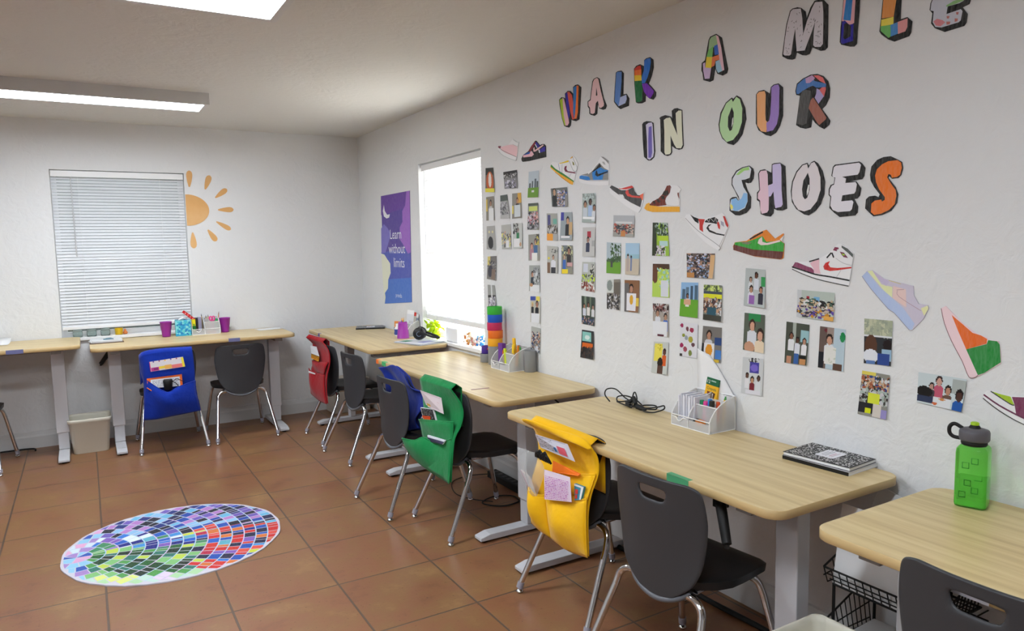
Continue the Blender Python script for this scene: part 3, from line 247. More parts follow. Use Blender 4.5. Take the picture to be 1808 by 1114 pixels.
PHOTOS = [["photo print of an orange and white shape on yellow, topmost beside the window","bg6a6a60;r0,0,1,.3,2e3430;e.5,.55,.42,.4,c8602c;e.5,.5,.18,.3,e8e0d8;r0,.85,1,1,e8e040",[-24560,19790,-25580,19720,-25770,18180,-24490,18270]],
["photo print of a smiling child with a white sheet, second down beside the window","bg8a8478;p.55,.28,.2,2a2020,a87860,c8c8c8;r.3,.5,.9,1,e6e8ea;r0,.1,.15,.6,e0c040",[-24550,17950,-25580,17950,-25650,16440,-24520,16450]],
["photo print with a black oval on grey, third down beside the window","bga8a8a6;e.45,.7,.3,.26,1c1c1e;e.3,.25,.1,.05,e0d8a0;e.7,.25,.1,.05,e0d8a0",[-24530,16090,-25570,16100,-25720,14540,-24470,14620]],
["dark classroom photo print, fourth down beside the window","bg74706c;r0,0,.3,.4,d8c870;n0,.2,1,.8,3,28282c-9a9aa0-444448;e.35,.65,.25,.25,2a2a3c;r.5,.55,.9,1,7a6658",[-24570,14150,-25770,14190,-25680,12660,-24450,12700]],
["grey print half hidden by the coloured tower, lowest beside the window","bg9a9c98;r0,.42,1,.5,202022;r.4,0,.6,.5,d8dadc;n.1,.5,1,1,5,b8b0c8-6a6080-e0e0e4",[-24480,12320,-25440,12320,-25710,10800,-24540,10680]],
["black and white landscape group photo print, leftmost of the landscape prints","bg8a8a8c;r0,0,1,.3,2c2c2c;n0,.15,1,.4,4,d0d0d0-303030-606060;n.1,.5,.9,1,5,2a2a34-9a98b0-d4d4e0",[-26800,19320,-28450,19300,-28520,18230,-26950,18290]],
["grey print of seated people below the black and white landscape print, left of its pair","bga0a2a0;r0,0,1,.25,4a5450;n0,.3,1,.9,6,8a8a90-3c3c44-c8c8d0;r0,.85,1,1,b8b8b8",[-26380,17930,-27250,17940,-27560,16500,-26370,16490]],
["print of a child behind a white sheet, right of the grey seated-people print","bg8c8880;r.6,0,1,.4,d8a848;p.55,.3,.17,4a2c24,c08868,202428;r.25,.48,.85,.95,d4dce0;r0,.5,.15,.8,e0d060",[-27820,17950,-28860,17930,-28940,16450,-27770,16440]],
["print of a child in a crowded room, lower left of two pairs","bgb4b4b0;n0,.3,1,.9,8,3a3c3c-e0dc70-8a98a8-c8a080;r.45,.65,.75,.95,e4e4e8",[-26420,16100,-27590,16130,-27630,14620,-26470,14610]],
["print of a child in green, lower right of the two pairs","bgc4c8c4;p.5,.28,.15,241c1c,b08068,1e7a48;n0,0,.5,.4,3,202020-8a8a88;r.1,.6,.7,.95,e8e8ea;e.8,.85,.12,.08,b08868",[-27860,16160,-28960,16150,-28970,14670,-27840,14640]],
["city skyline over green grass print, top of the first full column","bgbcc8d0;r.1,.45,.25,.65,5a6468;r.35,.38,.48,.65,4a5458;r.6,.3,.75,.65,5a646a;r.8,.4,.95,.65,46504e;r0,.62,1,1,6a9a30;r.35,.72,.6,.8,e8e8e8",[-29740,19060,-30850,19040,-30770,17540,-29590,17590]],
["print of pink-shirted group in a yellow-green room, second in the first full column","bg8c9088;r0,0,1,.1,50584c;r.1,.12,.9,.3,d0dc70;n0,.35,1,.75,9,d07080-303038-e0b0a0-c8c8d4;n0,.75,1,1,4,303038-a8a8b4",[-29640,17250,-30730,17230,-30780,15710,-29510,15740]],
["close selfie print of two people, third in the first full column","bg989890;p.3,.45,.18,503028,d09a88,b08090;p.65,.3,.18,3c2820,c09080,406898;r.3,.7,.8,1,e8e8e4;n.7,0,1,.4,2,404040-d8c858",[-29600,15440,-30770,15470,-30810,13940,-29580,13930]],
["print of a boy in black at a white table, first full column","bga4a8a4;p.3,.35,.17,241c1c,b88870,283440;n.4,.1,1,.7,6,383c40-d0d4d8-8a8c90;r.1,.75,1,1,e4e6e8;e.2,.75,.15,.07,b88860",[-29640,13650,-30780,13670,-30800,12140,-29590,12130]],
["print of two dark-clothed friends under coloured squares, fifth in the first full column","bgc0beb4;r0,0,.5,.15,3048a0;r.55,0,.9,.18,e8d858;p.2,.32,.13,e0c878,c09878,202028;p.65,.3,.19,181414,b07860,1a1a22;r.1,.65,.9,1,e6e8ec",[-29710,11830,-30830,11880,-30790,10330,-29670,10300]],
["crowded audience print, lowest in the first full column","bgb4b8b4;n0,.2,1,1,12,20283c-3a3c40-c09070-d8d8dc-283a6a;r.5,.75,.8,1,dcdce4",[-29760,10060,-30800,10020,-30700,8570,-29680,8550]],
["landscape group photo print of a woman in black beside many people","bg6c706c;p.2,.2,.14,241c18,c09878,141414;n.35,.15,1,1,9,3a3a44-c8c8d8-4060a8-b08870;r.85,.4,1,1,8a8884",[-32010,17930,-33600,17890,-33700,16860,-32160,16930]],
["print of a classroom with an orange chair, upper left of the second pair group","bga8a8a0;r.1,.05,.35,.45,4a4a80;r.6,.2,.95,.4,70b0a0;n.1,.45,1,.75,6,303030-c8c8c8-706050;r0,.75,.55,1,f0a030;r.6,.75,1,1,a8a8a8",[-31560,16590,-32610,16540,-32670,15040,-31570,15080]],
["print of a dark-haired boy in a black shirt, upper right of the second pair group","bg9aa4a8;r0,0,.25,.3,4040a0;p.6,.3,.2,1c1818,c89878,181820;r.7,.35,1,.8,c8a878;r.1,.85,.8,.92,e8e8ea",[-32990,16580,-34040,16540,-34110,15050,-32880,15070]],
["print of a girl holding a white sheet under a bunting string","bgb8b8b2;p.55,.42,.14,3a2820,c09880,e0e0e8;r.35,.55,.8,.78,e4e4ec;r.35,.78,.8,1,20202a;r0,.6,.25,1,7a5c44;n.1,.15,1,.22,3,202020-b8b8b2-b8b8b2;e.15,.45,.08,.04,e8d840",[-31570,14780,-32680,14730,-32650,13260,-31580,13250]],
["print of two children with yellow desk corner, lower right of the second pair group","bg88887c;n0,0,1,.4,5,404848-d8d8a0-6a7a80;p.65,.2,.2,201818,a87860,2a2220;p.25,.42,.15,5a4030,c0a088,3868b8;r.05,.85,.6,1,f0d820;r.5,.6,1,.75,d0a0a0",[-33010,14790,-34060,14780,-34080,13270,-32970,13250]],
["group selfie print with white glare band, top of the narrow middle column","bga4b0ac;n0,0,1,.2,3,b8c8c8-889490;p.22,.38,.18,2c2420,a87c60,c8d0d8;p.6,.3,.17,1c1818,5a3c30,a8c0e0;p.9,.5,.16,1c1818,9a6a50,d8dce0;r.05,.8,.95,.88,f0f2f4",[-34970,17440,-36100,17400,-36110,15900,-34930,15970]],
["print of a lone teen in a navy jacket under a red card","bgc4c4c2;r.35,.13,.65,.35,b03040;p.42,.43,.15,2a2020,a88070,28304c;r.75,.45,1,.65,a8a8a8",[-34980,15700,-36060,15690,-36030,14180,-34930,14190]],
["print of yellow-green table things below shelves, third in the narrow middle column","bgb8bcb4;r.1,.05,.45,.35,d0d4e0;n.65,.1,.95,.55,5,202420-c8c8c0;n0,.45,1,.7,6,c8e030-a8b498-303830;n0,.7,1,1,5,a05040-e0e0dc-703028",[-34910,13910,-36020,13900,-36000,12360,-34790,12430]],
["print of standing people in front of dark columns, fourth in the narrow middle column","bg3c4a40;r.2,0,.35,.6,7a8a78;r.6,0,.7,.5,6a7a68;p.2,.35,.12,201818,a87860,d0d4e0;p.5,.3,.13,201818,8a6050,e0dcd8;p.85,.35,.12,201818,a88070,d8d8dc;n0,.75,1,1,4,405880-c0a090-303040",[-34800,12120,-36000,12090,-35950,10600,-34810,10630]],
["print of a blue projected screen over orange benches, lowest in the narrow middle column","bg34383a;r.05,.05,.75,.4,8cc8c0;e.45,.25,.2,.08,d8e8e4;r.1,.45,.9,.62,d86820;n.0,.6,1,.95,5,2a2a2e-503c34-18181a",[-34820,10320,-35880,10320,-35910,8850,-34670,8820]],
["landscape class photo print of people standing in a line","bg9c9c96;r0,0,1,.4,b4b8bc;r.1,.3,.9,.38,d8d8d8;n0,.42,1,.85,9,304050-282828-c8b0a0-5a4a48-b05040;r.4,.75,.6,1,c8803c",[-37520,16220,-39110,16130,-39080,15140,-37490,15200]],
["print of palm trees over bright grass, left of the beach print","bgb0c0c8;n.3,0,1,.55,7,2c4a2c-4a6a3c-c0ccd0;r0,.6,1,1,6aa030;n0,.52,1,.62,4,3c5a34-506a48;r.3,.6,.45,.8,4a4a48",[-36970,14910,-38080,14860,-38070,13360,-36930,13370]],
["print of people on a pale beach by the sea, right of the palm tree print","bga8c8e0;r0,.35,1,.5,98c0d0;r0,.5,1,1,c8bca8;r.1,.4,.25,.9,b8a8a0;r.35,.45,.48,.88,7080a8;e.18,.38,.06,.04,3a2a28;e.4,.43,.06,.04,3a2a28",[-38440,14850,-39460,14830,-39450,13340,-38410,13340]],
["print of an audience seen from behind a big grey disc, left of the drawing print","bg8a8478;r0,0,.5,.45,d0d4d0;e.2,.2,.2,.18,8a9490;r.5,.1,1,.5,6a6258;n0,.5,1,1,10,202024-c8c8cc-4a4440",[-36980,13040,-38040,13100,-37990,11580,-36960,11570]],
["print of a girl holding a yellow balloon drawing, right of the audience print","bg8a6040;r0,.1,.3,1,6a6868;p.45,.27,.2,181210,b88870,3a3438;r.15,.42,.8,.97,e4e4ea;e.47,.62,.13,.15,e0a830;r.8,.55,1,.8,e8c848",[-38350,13070,-39460,13080,-39420,11550,-38340,11540]],
["print of a picnic blanket on grass beneath palms, top of the tall column","bg98c040;r0,0,.25,1,38402c;n.2,0,1,.4,7,28402a-486038-b0c0b8;r.35,.4,1,.55,b8d838;r.45,.55,.95,.7,b8d8d8;n.2,.72,.8,1,4,2a3028-c0b0b8-d8d8e0",[-40360,15760,-41350,15720,-41490,14240,-40330,14250]],
["print of a lime and white patchwork map on a table, second in the tall column","bgb8d860;r0,0,1,.15,503828;e.15,.3,.2,.28,6a4430;n.3,.15,1,.7,7,c8e068-a0d0c8-e8e870-a8d060;r.5,.5,.95,.98,d8dce4",[-40370,13880,-41460,13880,-41490,12370,-40330,12360]],
["print of boys in blue chairs at a white table, third in the tall column","bga8a098;n0,0,1,.25,6,301c1c-8a5a58-c8c8c8;p.3,.3,.17,241a18,b08870,d8dce4;p.8,.4,.16,201818,b08870,2a60c0;r0,.55,.9,1,e4e6ea;r.3,.95,.7,1,5a2838",[-40370,12060,-41440,12080,-41450,10590,-40390,10560]],
["print of two people writing on yellow chart paper, lowest in the tall column","bgc8ccc8;r.1,.05,.6,.6,eee060;n.1,.1,.6,.25,3,c8b840-eee060-eee060;p.75,.32,.15,201818,6a4038,d86028;e.5,.65,.17,.16,2c2420;r.35,.75,.7,1,5a4038",[-40450,10280,-41450,10350,-41370,8850,-40280,8800]],
["crowded landscape photo print below the red and white sneaker drawing","bg6a5c58;n0,0,1,1,14,2a2c4c-c8c8d8-b08870-303c38-8aa8d0-302420;r.85,.05,1,1,d8b080;r0,.8,.3,1,c08850",[-42530,14360,-44180,14350,-44120,13320,-42580,13320]],
["print of a child on grass before city towers, left of the yellow-banner print","bg90b8e0;r.1,.2,.25,.55,50687c;r.3,.13,.48,.5,607a90;r.55,.1,.7,.5,44586c;r.78,.08,.97,.5,50687c;r0,.5,1,1,68a830;p.4,.4,.11,1c1818,8a5c48,e4e0d8;r.2,.5,.6,.65,d8a888",[-42220,13090,-43240,13110,-43250,11590,-42120,11600]],
["print of people at a picnic table under a yellow banner","bg787c74;n0,0,1,.18,5,d0e080-a8b868-4a5c3a;r0,.2,1,.38,e0e030;r0,.18,1,.25,4c5460;n0,.38,1,.8,9,303038-c09878-d8d8dc-5a3c3c;r.2,.62,.7,.85,305868;r0,.85,1,1,404038",[-43570,13040,-44610,13040,-44610,11540,-43550,11550]],
["white print scattered with small round maroon and yellow drawings","bgdcdce2;e.1,.1,.09,.06,a03058;e.4,.18,.08,.07,704048;e.65,.2,.12,.07,a03050;e.2,.38,.08,.05,90983c;e.35,.45,.1,.07,98a0a8;e.6,.48,.13,.09,b0a840;e.1,.68,.1,.07,a02858;e.75,.62,.11,.06,604048;e.3,.78,.11,.08,a85060;e.6,.88,.1,.09,7c8848;r0,.92,.15,1,383838",[-42170,11340,-43260,11330,-43220,9840,-42150,9820]],
["print of a child showing an orange balloon drawing beside blue laptops","bg787470;r0,.5,.2,1,2c2c30;p.35,.25,.2,281c18,b88870,c8c8d0;r.12,.47,.65,.93,e4e4e8;e.38,.68,.17,.18,e09830;r.65,.3,1,.5,304a80;r.7,.65,1,.9,4a80c8;r.3,.93,.9,1,d8b840",[-43530,11280,-44590,11290,-44570,9810,-43420,9770]],
["family-like group print of a man and children, top of the three-print column","bgb8c0c0;r.8,.2,1,.45,3c9a58;p.55,.18,.13,241c18,6a4434,d8dce4;p.28,.3,.11,3a2820,b89078,d8dce0;p.32,.55,.14,281c18,b88c70,e0dce8;p.8,.55,.13,3c1c18,b88468,303040;r.25,.7,.5,.95,9868b0",[-45810,13780,-46770,13730,-46810,12250,-45740,12300]],
["close print of two smiling girls leaning together, middle of the three-print column","bg5c6458;r.2,0,.8,.2,2e8a50;p.4,.32,.22,3c2820,d0a088,d8dce4;p.8,.55,.24,30201c,d0a088,e8d4b8;e.3,.9,.25,.15,c8987c",[-45780,12000,-46790,11980,-46770,10480,-45720,10510]],
["print of three people beneath a blue star balloon, lowest of the three-print column","bgcdd0d2;n.35,.02,.75,.1,3,3a3a3a-cdd0d2;r.35,.12,.8,.42,4a48a0;e.57,.27,.18,.1,7868c8;p.25,.5,.12,1c1818,6a4838,e0e0e4;p.5,.6,.13,201818,c09070,7a2434;p.8,.55,.12,1c1818,5a4038,d8dce0;r.2,.88,.9,1,dcdce4",[-45720,10210,-46760,10260,-46720,8780,-45650,8740]],
["landscape photo print of a class holding certificates in rows","bgb8c4bc;r0,0,.12,1,c8ccd0;r.25,.2,.33,.35,a82838;r.45,.2,.6,.35,78b0d8;n.1,.3,1,.6,8,282828-c8b090-e0e0e0-507060;n0,.55,1,.95,7,c89030-3c3450-6048a0-3a3838-c0b0a0;r.75,.85,1,1,e0a850",[-48240,13030,-49780,12980,-49780,11980,-48230,12020]],
["print of three friends in white shirts outdoors by a pillar","bg4c5248;r.3,0,.45,.5,a8b0a8;r.65,.15,1,.45,98c0c8;p.25,.33,.13,1c1414,8a5c48,e4e6ea;p.52,.42,.12,181414,5a3c30,dcdfe8;p.82,.43,.12,181414,b88870,e6e6ea;r.1,.82,.3,1,c08c70;r.4,.75,.62,1,3860a0;r.68,.82,.95,1,c8905c;r.65,.78,.95,.87,181818",[-47780,11810,-48790,11770,-48730,10280,-47730,10250]],
["print of a smiling girl holding a worksheet beside a whiteboard","bgb8ccd8;r0,0,.28,1,6a5a54;e.25,.08,.07,.05,702c34;r.28,0,.55,.4,9c8c84;p.4,.3,.19,2a1c18,c89880,e0e2e6;r.25,.48,.68,.88,e4e4e0;n.3,.52,.64,.84,2,c8d0c0-e4e4e0-e4e4e0;e.9,.2,.1,.12,208a50;r.6,.85,.95,1,5c4438;r.0,.6,.2,1,20242c",[-49220,11760,-50240,11730,-50190,10250,-49170,10260]],
["print of two people seen from behind drawing on a wall map","bg303438;r0,0,1,.36,a8b098;n0,0,1,.36,5,a8b098-98a090-c0c4a8;r0,.36,1,.4,d8dce0;e.25,.6,.22,.25,5a3c2c;e.25,.82,.28,.15,e0e4ec;e.85,.55,.16,.12,201818;r.65,.65,1,.9,98b8d0;r.5,.75,.95,1,304a90;r.1,.92,.4,1,6080b8",[-50920,12170,-51920,12170,-51920,10680,-50950,10650]],
["print of a busy classroom with yellow table patches, below the wall-map print","bg8c8c84;r0,0,.5,.08,e0d060;n0,.1,1,.45,10,304080-c8a888-303830-d0d4d8-a05c40;n0,.4,1,.7,7,c8c8cc-302c2c-a8b8b0;r.3,.48,.7,.7,d8e040;r0,.7,.5,.95,24262e;r.25,.82,.45,.95,d8e020;r.5,.7,.8,1,d4ccc4;r.8,.8,1,1,9890c8",[-50900,10390,-51890,10370,-51830,8880,-50780,8870]],
["landscape print of five children around a white table, nearest to the green bottle","bgc8d4d8;r.72,.05,1,.5,a8b0ae;p.45,.2,.1,2c1c1c,c89c8c,c05870;p.3,.4,.08,241c1c,b89080,4a4048;p.65,.45,.1,1c1414,b88870,6a5044;p.9,.55,.12,181010,4c3028,2058a8;e.15,.6,.18,.18,141414;r.35,.72,.75,1,dfe2e6;r0,.75,.35,.95,303a58;e.55,.75,.07,.04,c88850;e.4,.92,.06,.04,c86840",[-52820,10610,-54290,10600,-54190,9590,-52810,9640]]]
COVER = {"green_body":[[[-0.715,-2.99,0.774],[-0.709,-3.18,0.778],[-0.697,-3.34,0.772]],[[-0.704,-2.99,0.704],[-0.692,-3.19,0.706],[-0.662,-3.38,0.702]],[[-0.698,-2.99,0.609],[-0.686,-3.19,0.629],[-0.656,-3.39,0.645]],[[-0.704,-2.985,0.537],[-0.696,-3.19,0.562],[-0.673,-3.39,0.586]],[[-0.7,-2.98,0.464],[-0.707,-3.19,0.495],[-0.704,-3.385,0.528]],[[-0.728,-2.97,0.386],[-0.73,-3.18,0.398],[-0.718,-3.38,0.416]],[[-0.746,-2.96,0.337],[-0.74,-3.17,0.314],[-0.724,-3.37,0.303]]],
"green_upper":[[[-0.711,-2.98,0.547],[-0.703,-3.17,0.579],[-0.682,-3.35,0.604]],[[-0.702,-2.98,0.512],[-0.7,-3.17,0.536],[-0.688,-3.355,0.566]],[[-0.692,-2.98,0.447],[-0.69,-3.17,0.458],[-0.697,-3.36,0.514]]],
"green_lower":[[[-0.794,-2.93,0.445],[-0.76,-3.03,0.451],[-0.727,-3.09,0.476],[-0.699,-3.19,0.462],[-0.695,-3.36,0.526]],[[-0.778,-2.94,0.395],[-0.749,-3.04,0.39],[-0.726,-3.1,0.393],[-0.702,-3.19,0.388],[-0.71,-3.37,0.419]],[[-0.746,-2.955,0.336],[-0.735,-3.04,0.313],[-0.713,-3.11,0.29],[-0.701,-3.2,0.283],[-0.725,-3.37,0.3]]],
"green_card":[[[-0.688,-3.0,0.713],[-0.694,-3.28,0.721]],[[-0.666,-3.03,0.628],[-0.692,-3.3,0.641]]],
"green_book":[[[-0.701,-2.985,0.615],[-0.691,-3.13,0.631]],[[-0.691,-3.0,0.546],[-0.689,-3.16,0.572]]],
"green_book2":[[[-0.711,-3.1,0.489],[-0.707,-3.31,0.507]],[[-0.712,-3.11,0.459],[-0.718,-3.3,0.485]]],
"yellow_body":[[[-0.699,-4.06,0.75],[-0.676,-4.22,0.741],[-0.652,-4.42,0.725]],[[-0.665,-4.06,0.693],[-0.651,-4.23,0.672],[-0.645,-4.455,0.687]],[[-0.659,-4.065,0.604],[-0.638,-4.23,0.607],[-0.644,-4.46,0.625]],[[-0.69,-4.06,0.502],[-0.66,-4.23,0.532],[-0.674,-4.455,0.55]],[[-0.693,-4.06,0.407],[-0.668,-4.23,0.431],[-0.687,-4.45,0.46]],[[-0.683,-4.065,0.308],[-0.677,-4.24,0.293],[-0.685,-4.45,0.309]]],
"yellow_flap":[[[-0.721,-4.05,0.764],[-0.711,-4.09,0.769],[-0.676,-4.22,0.755],[-0.66,-4.4,0.753],[-0.659,-4.45,0.722]],[[-0.716,-4.055,0.755],[-0.688,-4.09,0.735],[-0.67,-4.22,0.726],[-0.683,-4.37,0.729],[-0.667,-4.44,0.718]]],
"yellow_upper":[[[-0.666,-4.15,0.557],[-0.646,-4.25,0.569],[-0.64,-4.45,0.62]],[[-0.67,-4.15,0.5],[-0.654,-4.26,0.505],[-0.68,-4.45,0.533]]],
"yellow_left":[[[-0.694,-4.055,0.494],[-0.696,-4.1,0.467],[-0.688,-4.13,0.458],[-0.682,-4.17,0.467]],[[-0.688,-4.055,0.404],[-0.691,-4.1,0.383],[-0.682,-4.14,0.382],[-0.678,-4.18,0.388]],[[-0.683,-4.06,0.312],[-0.678,-4.11,0.295],[-0.67,-4.15,0.289],[-0.673,-4.19,0.289]]],
"yellow_right":[[[-0.683,-4.17,0.466],[-0.668,-4.25,0.466],[-0.657,-4.33,0.485],[-0.683,-4.45,0.535]],[[-0.68,-4.18,0.389],[-0.676,-4.25,0.37],[-0.665,-4.33,0.378],[-0.687,-4.45,0.423]],[[-0.673,-4.19,0.289],[-0.664,-4.27,0.275],[-0.661,-4.35,0.278],[-0.682,-4.45,0.307]]],
"yellow_card":[[[-0.659,-4.09,0.703],[-0.664,-4.33,0.717]],[[-0.638,-4.1,0.645],[-0.665,-4.38,0.661]]],
"yellow_letter":[[[-0.673,-4.19,0.584],[-0.659,-4.32,0.605],[-0.665,-4.36,0.596]],[[-0.678,-4.2,0.463],[-0.668,-4.28,0.473],[-0.666,-4.37,0.501]]],
"yellow_bag":[[[-0.69,-4.03,0.644],[-0.686,-4.09,0.647],[-0.681,-4.15,0.646]],[[-0.694,-4.04,0.551],[-0.687,-4.11,0.562],[-0.668,-4.2,0.585]],[[-0.676,-4.1,0.454],[-0.681,-4.13,0.458],[-0.681,-4.16,0.467]]],
"yellow_paper":[[[-0.689,-4.035,0.543],[-0.682,-4.09,0.526]],[[-0.669,-4.09,0.447],[-0.674,-4.12,0.454]]],
"yellow_orange":[[[-0.661,-4.2,0.615],[-0.656,-4.38,0.608]],[[-0.665,-4.2,0.57],[-0.666,-4.38,0.602]]],
"yellow_book":[[[-0.664,-4.36,0.567],[-0.67,-4.43,0.574]],[[-0.67,-4.37,0.505],[-0.677,-4.42,0.524]]],
"red_body":[[[-0.766,-0.86,0.79],[-0.734,-0.93,0.779],[-0.701,-1.1,0.774]],[[-0.708,-0.86,0.722],[-0.688,-0.98,0.723],[-0.688,-1.2,0.718]],[[-0.707,-0.865,0.632],[-0.687,-1.0,0.642],[-0.687,-1.225,0.645]],[[-0.718,-0.86,0.58],[-0.7,-1.0,0.581],[-0.698,-1.225,0.585]],[[-0.734,-0.85,0.527],[-0.713,-1.0,0.514],[-0.713,-1.22,0.526]],[[-0.736,-0.85,0.431],[-0.717,-1.0,0.42],[-0.719,-1.21,0.423]],[[-0.732,-0.85,0.339],[-0.717,-1.0,0.31],[-0.716,-1.22,0.316]]],
"red_lower":[[[-0.737,-0.84,0.538],[-0.727,-0.9,0.52],[-0.708,-1.0,0.516],[-0.708,-1.17,0.536]],[[-0.735,-0.84,0.429],[-0.727,-0.92,0.408],[-0.709,-1.02,0.396],[-0.714,-1.18,0.418]],[[-0.73,-0.845,0.332],[-0.726,-0.92,0.318],[-0.711,-1.03,0.3],[-0.713,-1.21,0.312]]],
"red_upper":[[[-0.714,-0.86,0.601],[-0.693,-1.0,0.606],[-0.689,-1.21,0.627]],[[-0.713,-0.86,0.569],[-0.705,-1.0,0.581],[-0.704,-1.2,0.593]],[[-0.713,-0.87,0.511],[-0.703,-1.0,0.518],[-0.713,-1.18,0.54]]],
"red_card":[[[-0.707,-0.87,0.723],[-0.69,-0.98,0.724]],[[-0.706,-0.88,0.661],[-0.692,-1.05,0.657]]],
"red_stripe":[[[-0.705,-0.875,0.663],[-0.689,-1.04,0.657]],[[-0.705,-0.87,0.622],[-0.695,-1.04,0.617]]],
"red_paper":[[[-0.726,-0.86,0.522],[-0.713,-1.0,0.519]],[[-0.725,-0.86,0.506],[-0.713,-1.0,0.512]]],
"navy_body":[[[-0.784,-2.5,0.775],[-0.767,-2.57,0.786],[-0.753,-2.66,0.806],[-0.736,-2.8,0.764]],[[-0.759,-2.53,0.72],[-0.745,-2.6,0.729],[-0.741,-2.7,0.731],[-0.717,-2.84,0.695]],[[-0.757,-2.54,0.636],[-0.739,-2.62,0.642],[-0.716,-2.74,0.651],[-0.675,-2.94,0.678]],[[-0.755,-2.55,0.551],[-0.733,-2.62,0.561],[-0.71,-2.74,0.58],[-0.677,-2.93,0.617]],[[-0.736,-2.55,0.462],[-0.727,-2.62,0.479],[-0.717,-2.74,0.502],[-0.704,-2.85,0.519]],[[-0.715,-2.56,0.4],[-0.711,-2.63,0.41],[-0.714,-2.76,0.436],[-0.686,-2.86,0.468]]],
"blue_body":[[[-1.953,-0.72,0.716],[-1.914,-0.755,0.746],[-1.788,-0.765,0.758],[-1.645,-0.765,0.755],[-1.6,-0.76,0.753]],[[-1.949,-0.71,0.654],[-1.912,-0.755,0.708],[-1.792,-0.77,0.698],[-1.649,-0.77,0.695],[-1.594,-0.76,0.678]],[[-1.946,-0.71,0.601],[-1.915,-0.75,0.614],[-1.798,-0.765,0.598],[-1.654,-0.765,0.588],[-1.592,-0.755,0.58]],[[-1.936,-0.72,0.538],[-1.917,-0.75,0.541],[-1.802,-0.76,0.518],[-1.659,-0.76,0.502],[-1.592,-0.75,0.514]],[[-1.939,-0.73,0.445],[-1.918,-0.75,0.446],[-1.808,-0.76,0.423],[-1.664,-0.76,0.411],[-1.582,-0.75,0.404]],[[-1.949,-0.74,0.266],[-1.92,-0.75,0.265],[-1.817,-0.76,0.27],[-1.672,-0.76,0.282],[-1.569,-0.75,0.291]]],
"blue_pocket":[[[-1.922,-0.77,0.565],[-1.87,-0.79,0.518],[-1.81,-0.82,0.474],[-1.773,-0.82,0.469],[-1.713,-0.81,0.497],[-1.594,-0.77,0.522]],[[-1.932,-0.77,0.504],[-1.874,-0.8,0.47],[-1.812,-0.83,0.447],[-1.766,-0.83,0.441],[-1.707,-0.82,0.453],[-1.596,-0.78,0.449]],[[-1.942,-0.77,0.4],[-1.879,-0.8,0.392],[-1.816,-0.83,0.384],[-1.76,-0.83,0.377],[-1.697,-0.82,0.377],[-1.583,-0.78,0.366]],[[-1.951,-0.76,0.269],[-1.885,-0.785,0.271],[-1.819,-0.79,0.275],[-1.757,-0.79,0.281],[-1.684,-0.785,0.286],[-1.571,-0.765,0.292]]],
"blue_card":[[[-1.895,-0.78,0.697],[-1.671,-0.78,0.714]],[[-1.89,-0.78,0.625],[-1.66,-0.78,0.64]]],
"blue_book":[[[-1.917,-0.775,0.574],[-1.684,-0.775,0.582]],[[-1.914,-0.78,0.503],[-1.683,-0.78,0.497]]],
"blue_bookpage":[[[-1.897,-0.78,0.559],[-1.7,-0.78,0.568]],[[-1.899,-0.785,0.502],[-1.7,-0.785,0.5]]],
"blue_pocket2":[[[-1.92,-0.785,0.567],[-1.896,-0.79,0.544],[-1.853,-0.8,0.504]],[[-1.919,-0.79,0.547],[-1.889,-0.795,0.518],[-1.841,-0.8,0.477]]]}
# ================================================================ room shell
HC = 2.5
def struct(name, mb, m, **k): return tag(obj(name, mb, m, **k), kind='structure')
struct('floor', MB().box(-5.6, -9.0, -.1, .0, 0, 0), M_floor)
struct('ceiling', MB().box(-5.6, -9.0, HC, .0, 0, HC+.1), M_ceil)
def wall_open(mb, a0, a1, z0, z1, o0, o1, oz0, oz1, put):
    put(a0, o0, z0, z1); put(o1, a1, z0, z1); put(o0, o1, z0, oz0); put(o0, o1, oz1, z1)
WT = .14
wb = MB(); wall_open(wb, -5.6-WT, WT, -.1, HC+.1, -2.436, -1.496, .825, 2.125, lambda a, b, c, d: wb.box(a, 0, c, b, WT, d)); struct('wall_back', wb, M_wall)
wr = MB(); wall_open(wr, -9.0, 0, -.1, HC+.1, -2.39, -1.376, .79, 2.115, lambda a, b, c, d: wr.box(0, a, c, WT, b, d)); struct('wall_right', wr, M_wall)
struct('wall_left', MB().box(-5.6-WT, -9.0, -.1, -5.6, 0, HC+.1), M_wall)
struct('wall_front', MB().box(-5.6-WT, -9.0-WT, -.1, WT, -9.0, HC+.1), M_wall)
def baseboard(mb, a, b, side):
    prof = [(0, 0), (-.016, 0), (-.016, .088), (-.010, .102), (-.006, .125), (0, .13)]
    for i in range(len(prof)-1):
        (p, z), (q, y) = prof[i], prof[i+1]
        if side == 'r': vs = [(p, a, z), (p, b, z), (q, b, y), (q, a, y)]
        else: vs = [(a, p, z), (b, p, z), (b, q, y), (a, q, y)]
        mb.add(vs, [(0, 1, 2, 3)] if side == 'b' else [(3, 2, 1, 0)])
    return mb
struct('baseboard_right', baseboard(MB(), -9, 0, 'r'), M_base); struct('baseboard_back', baseboard(MB(), -5.6, 0, 'b'), M_base)
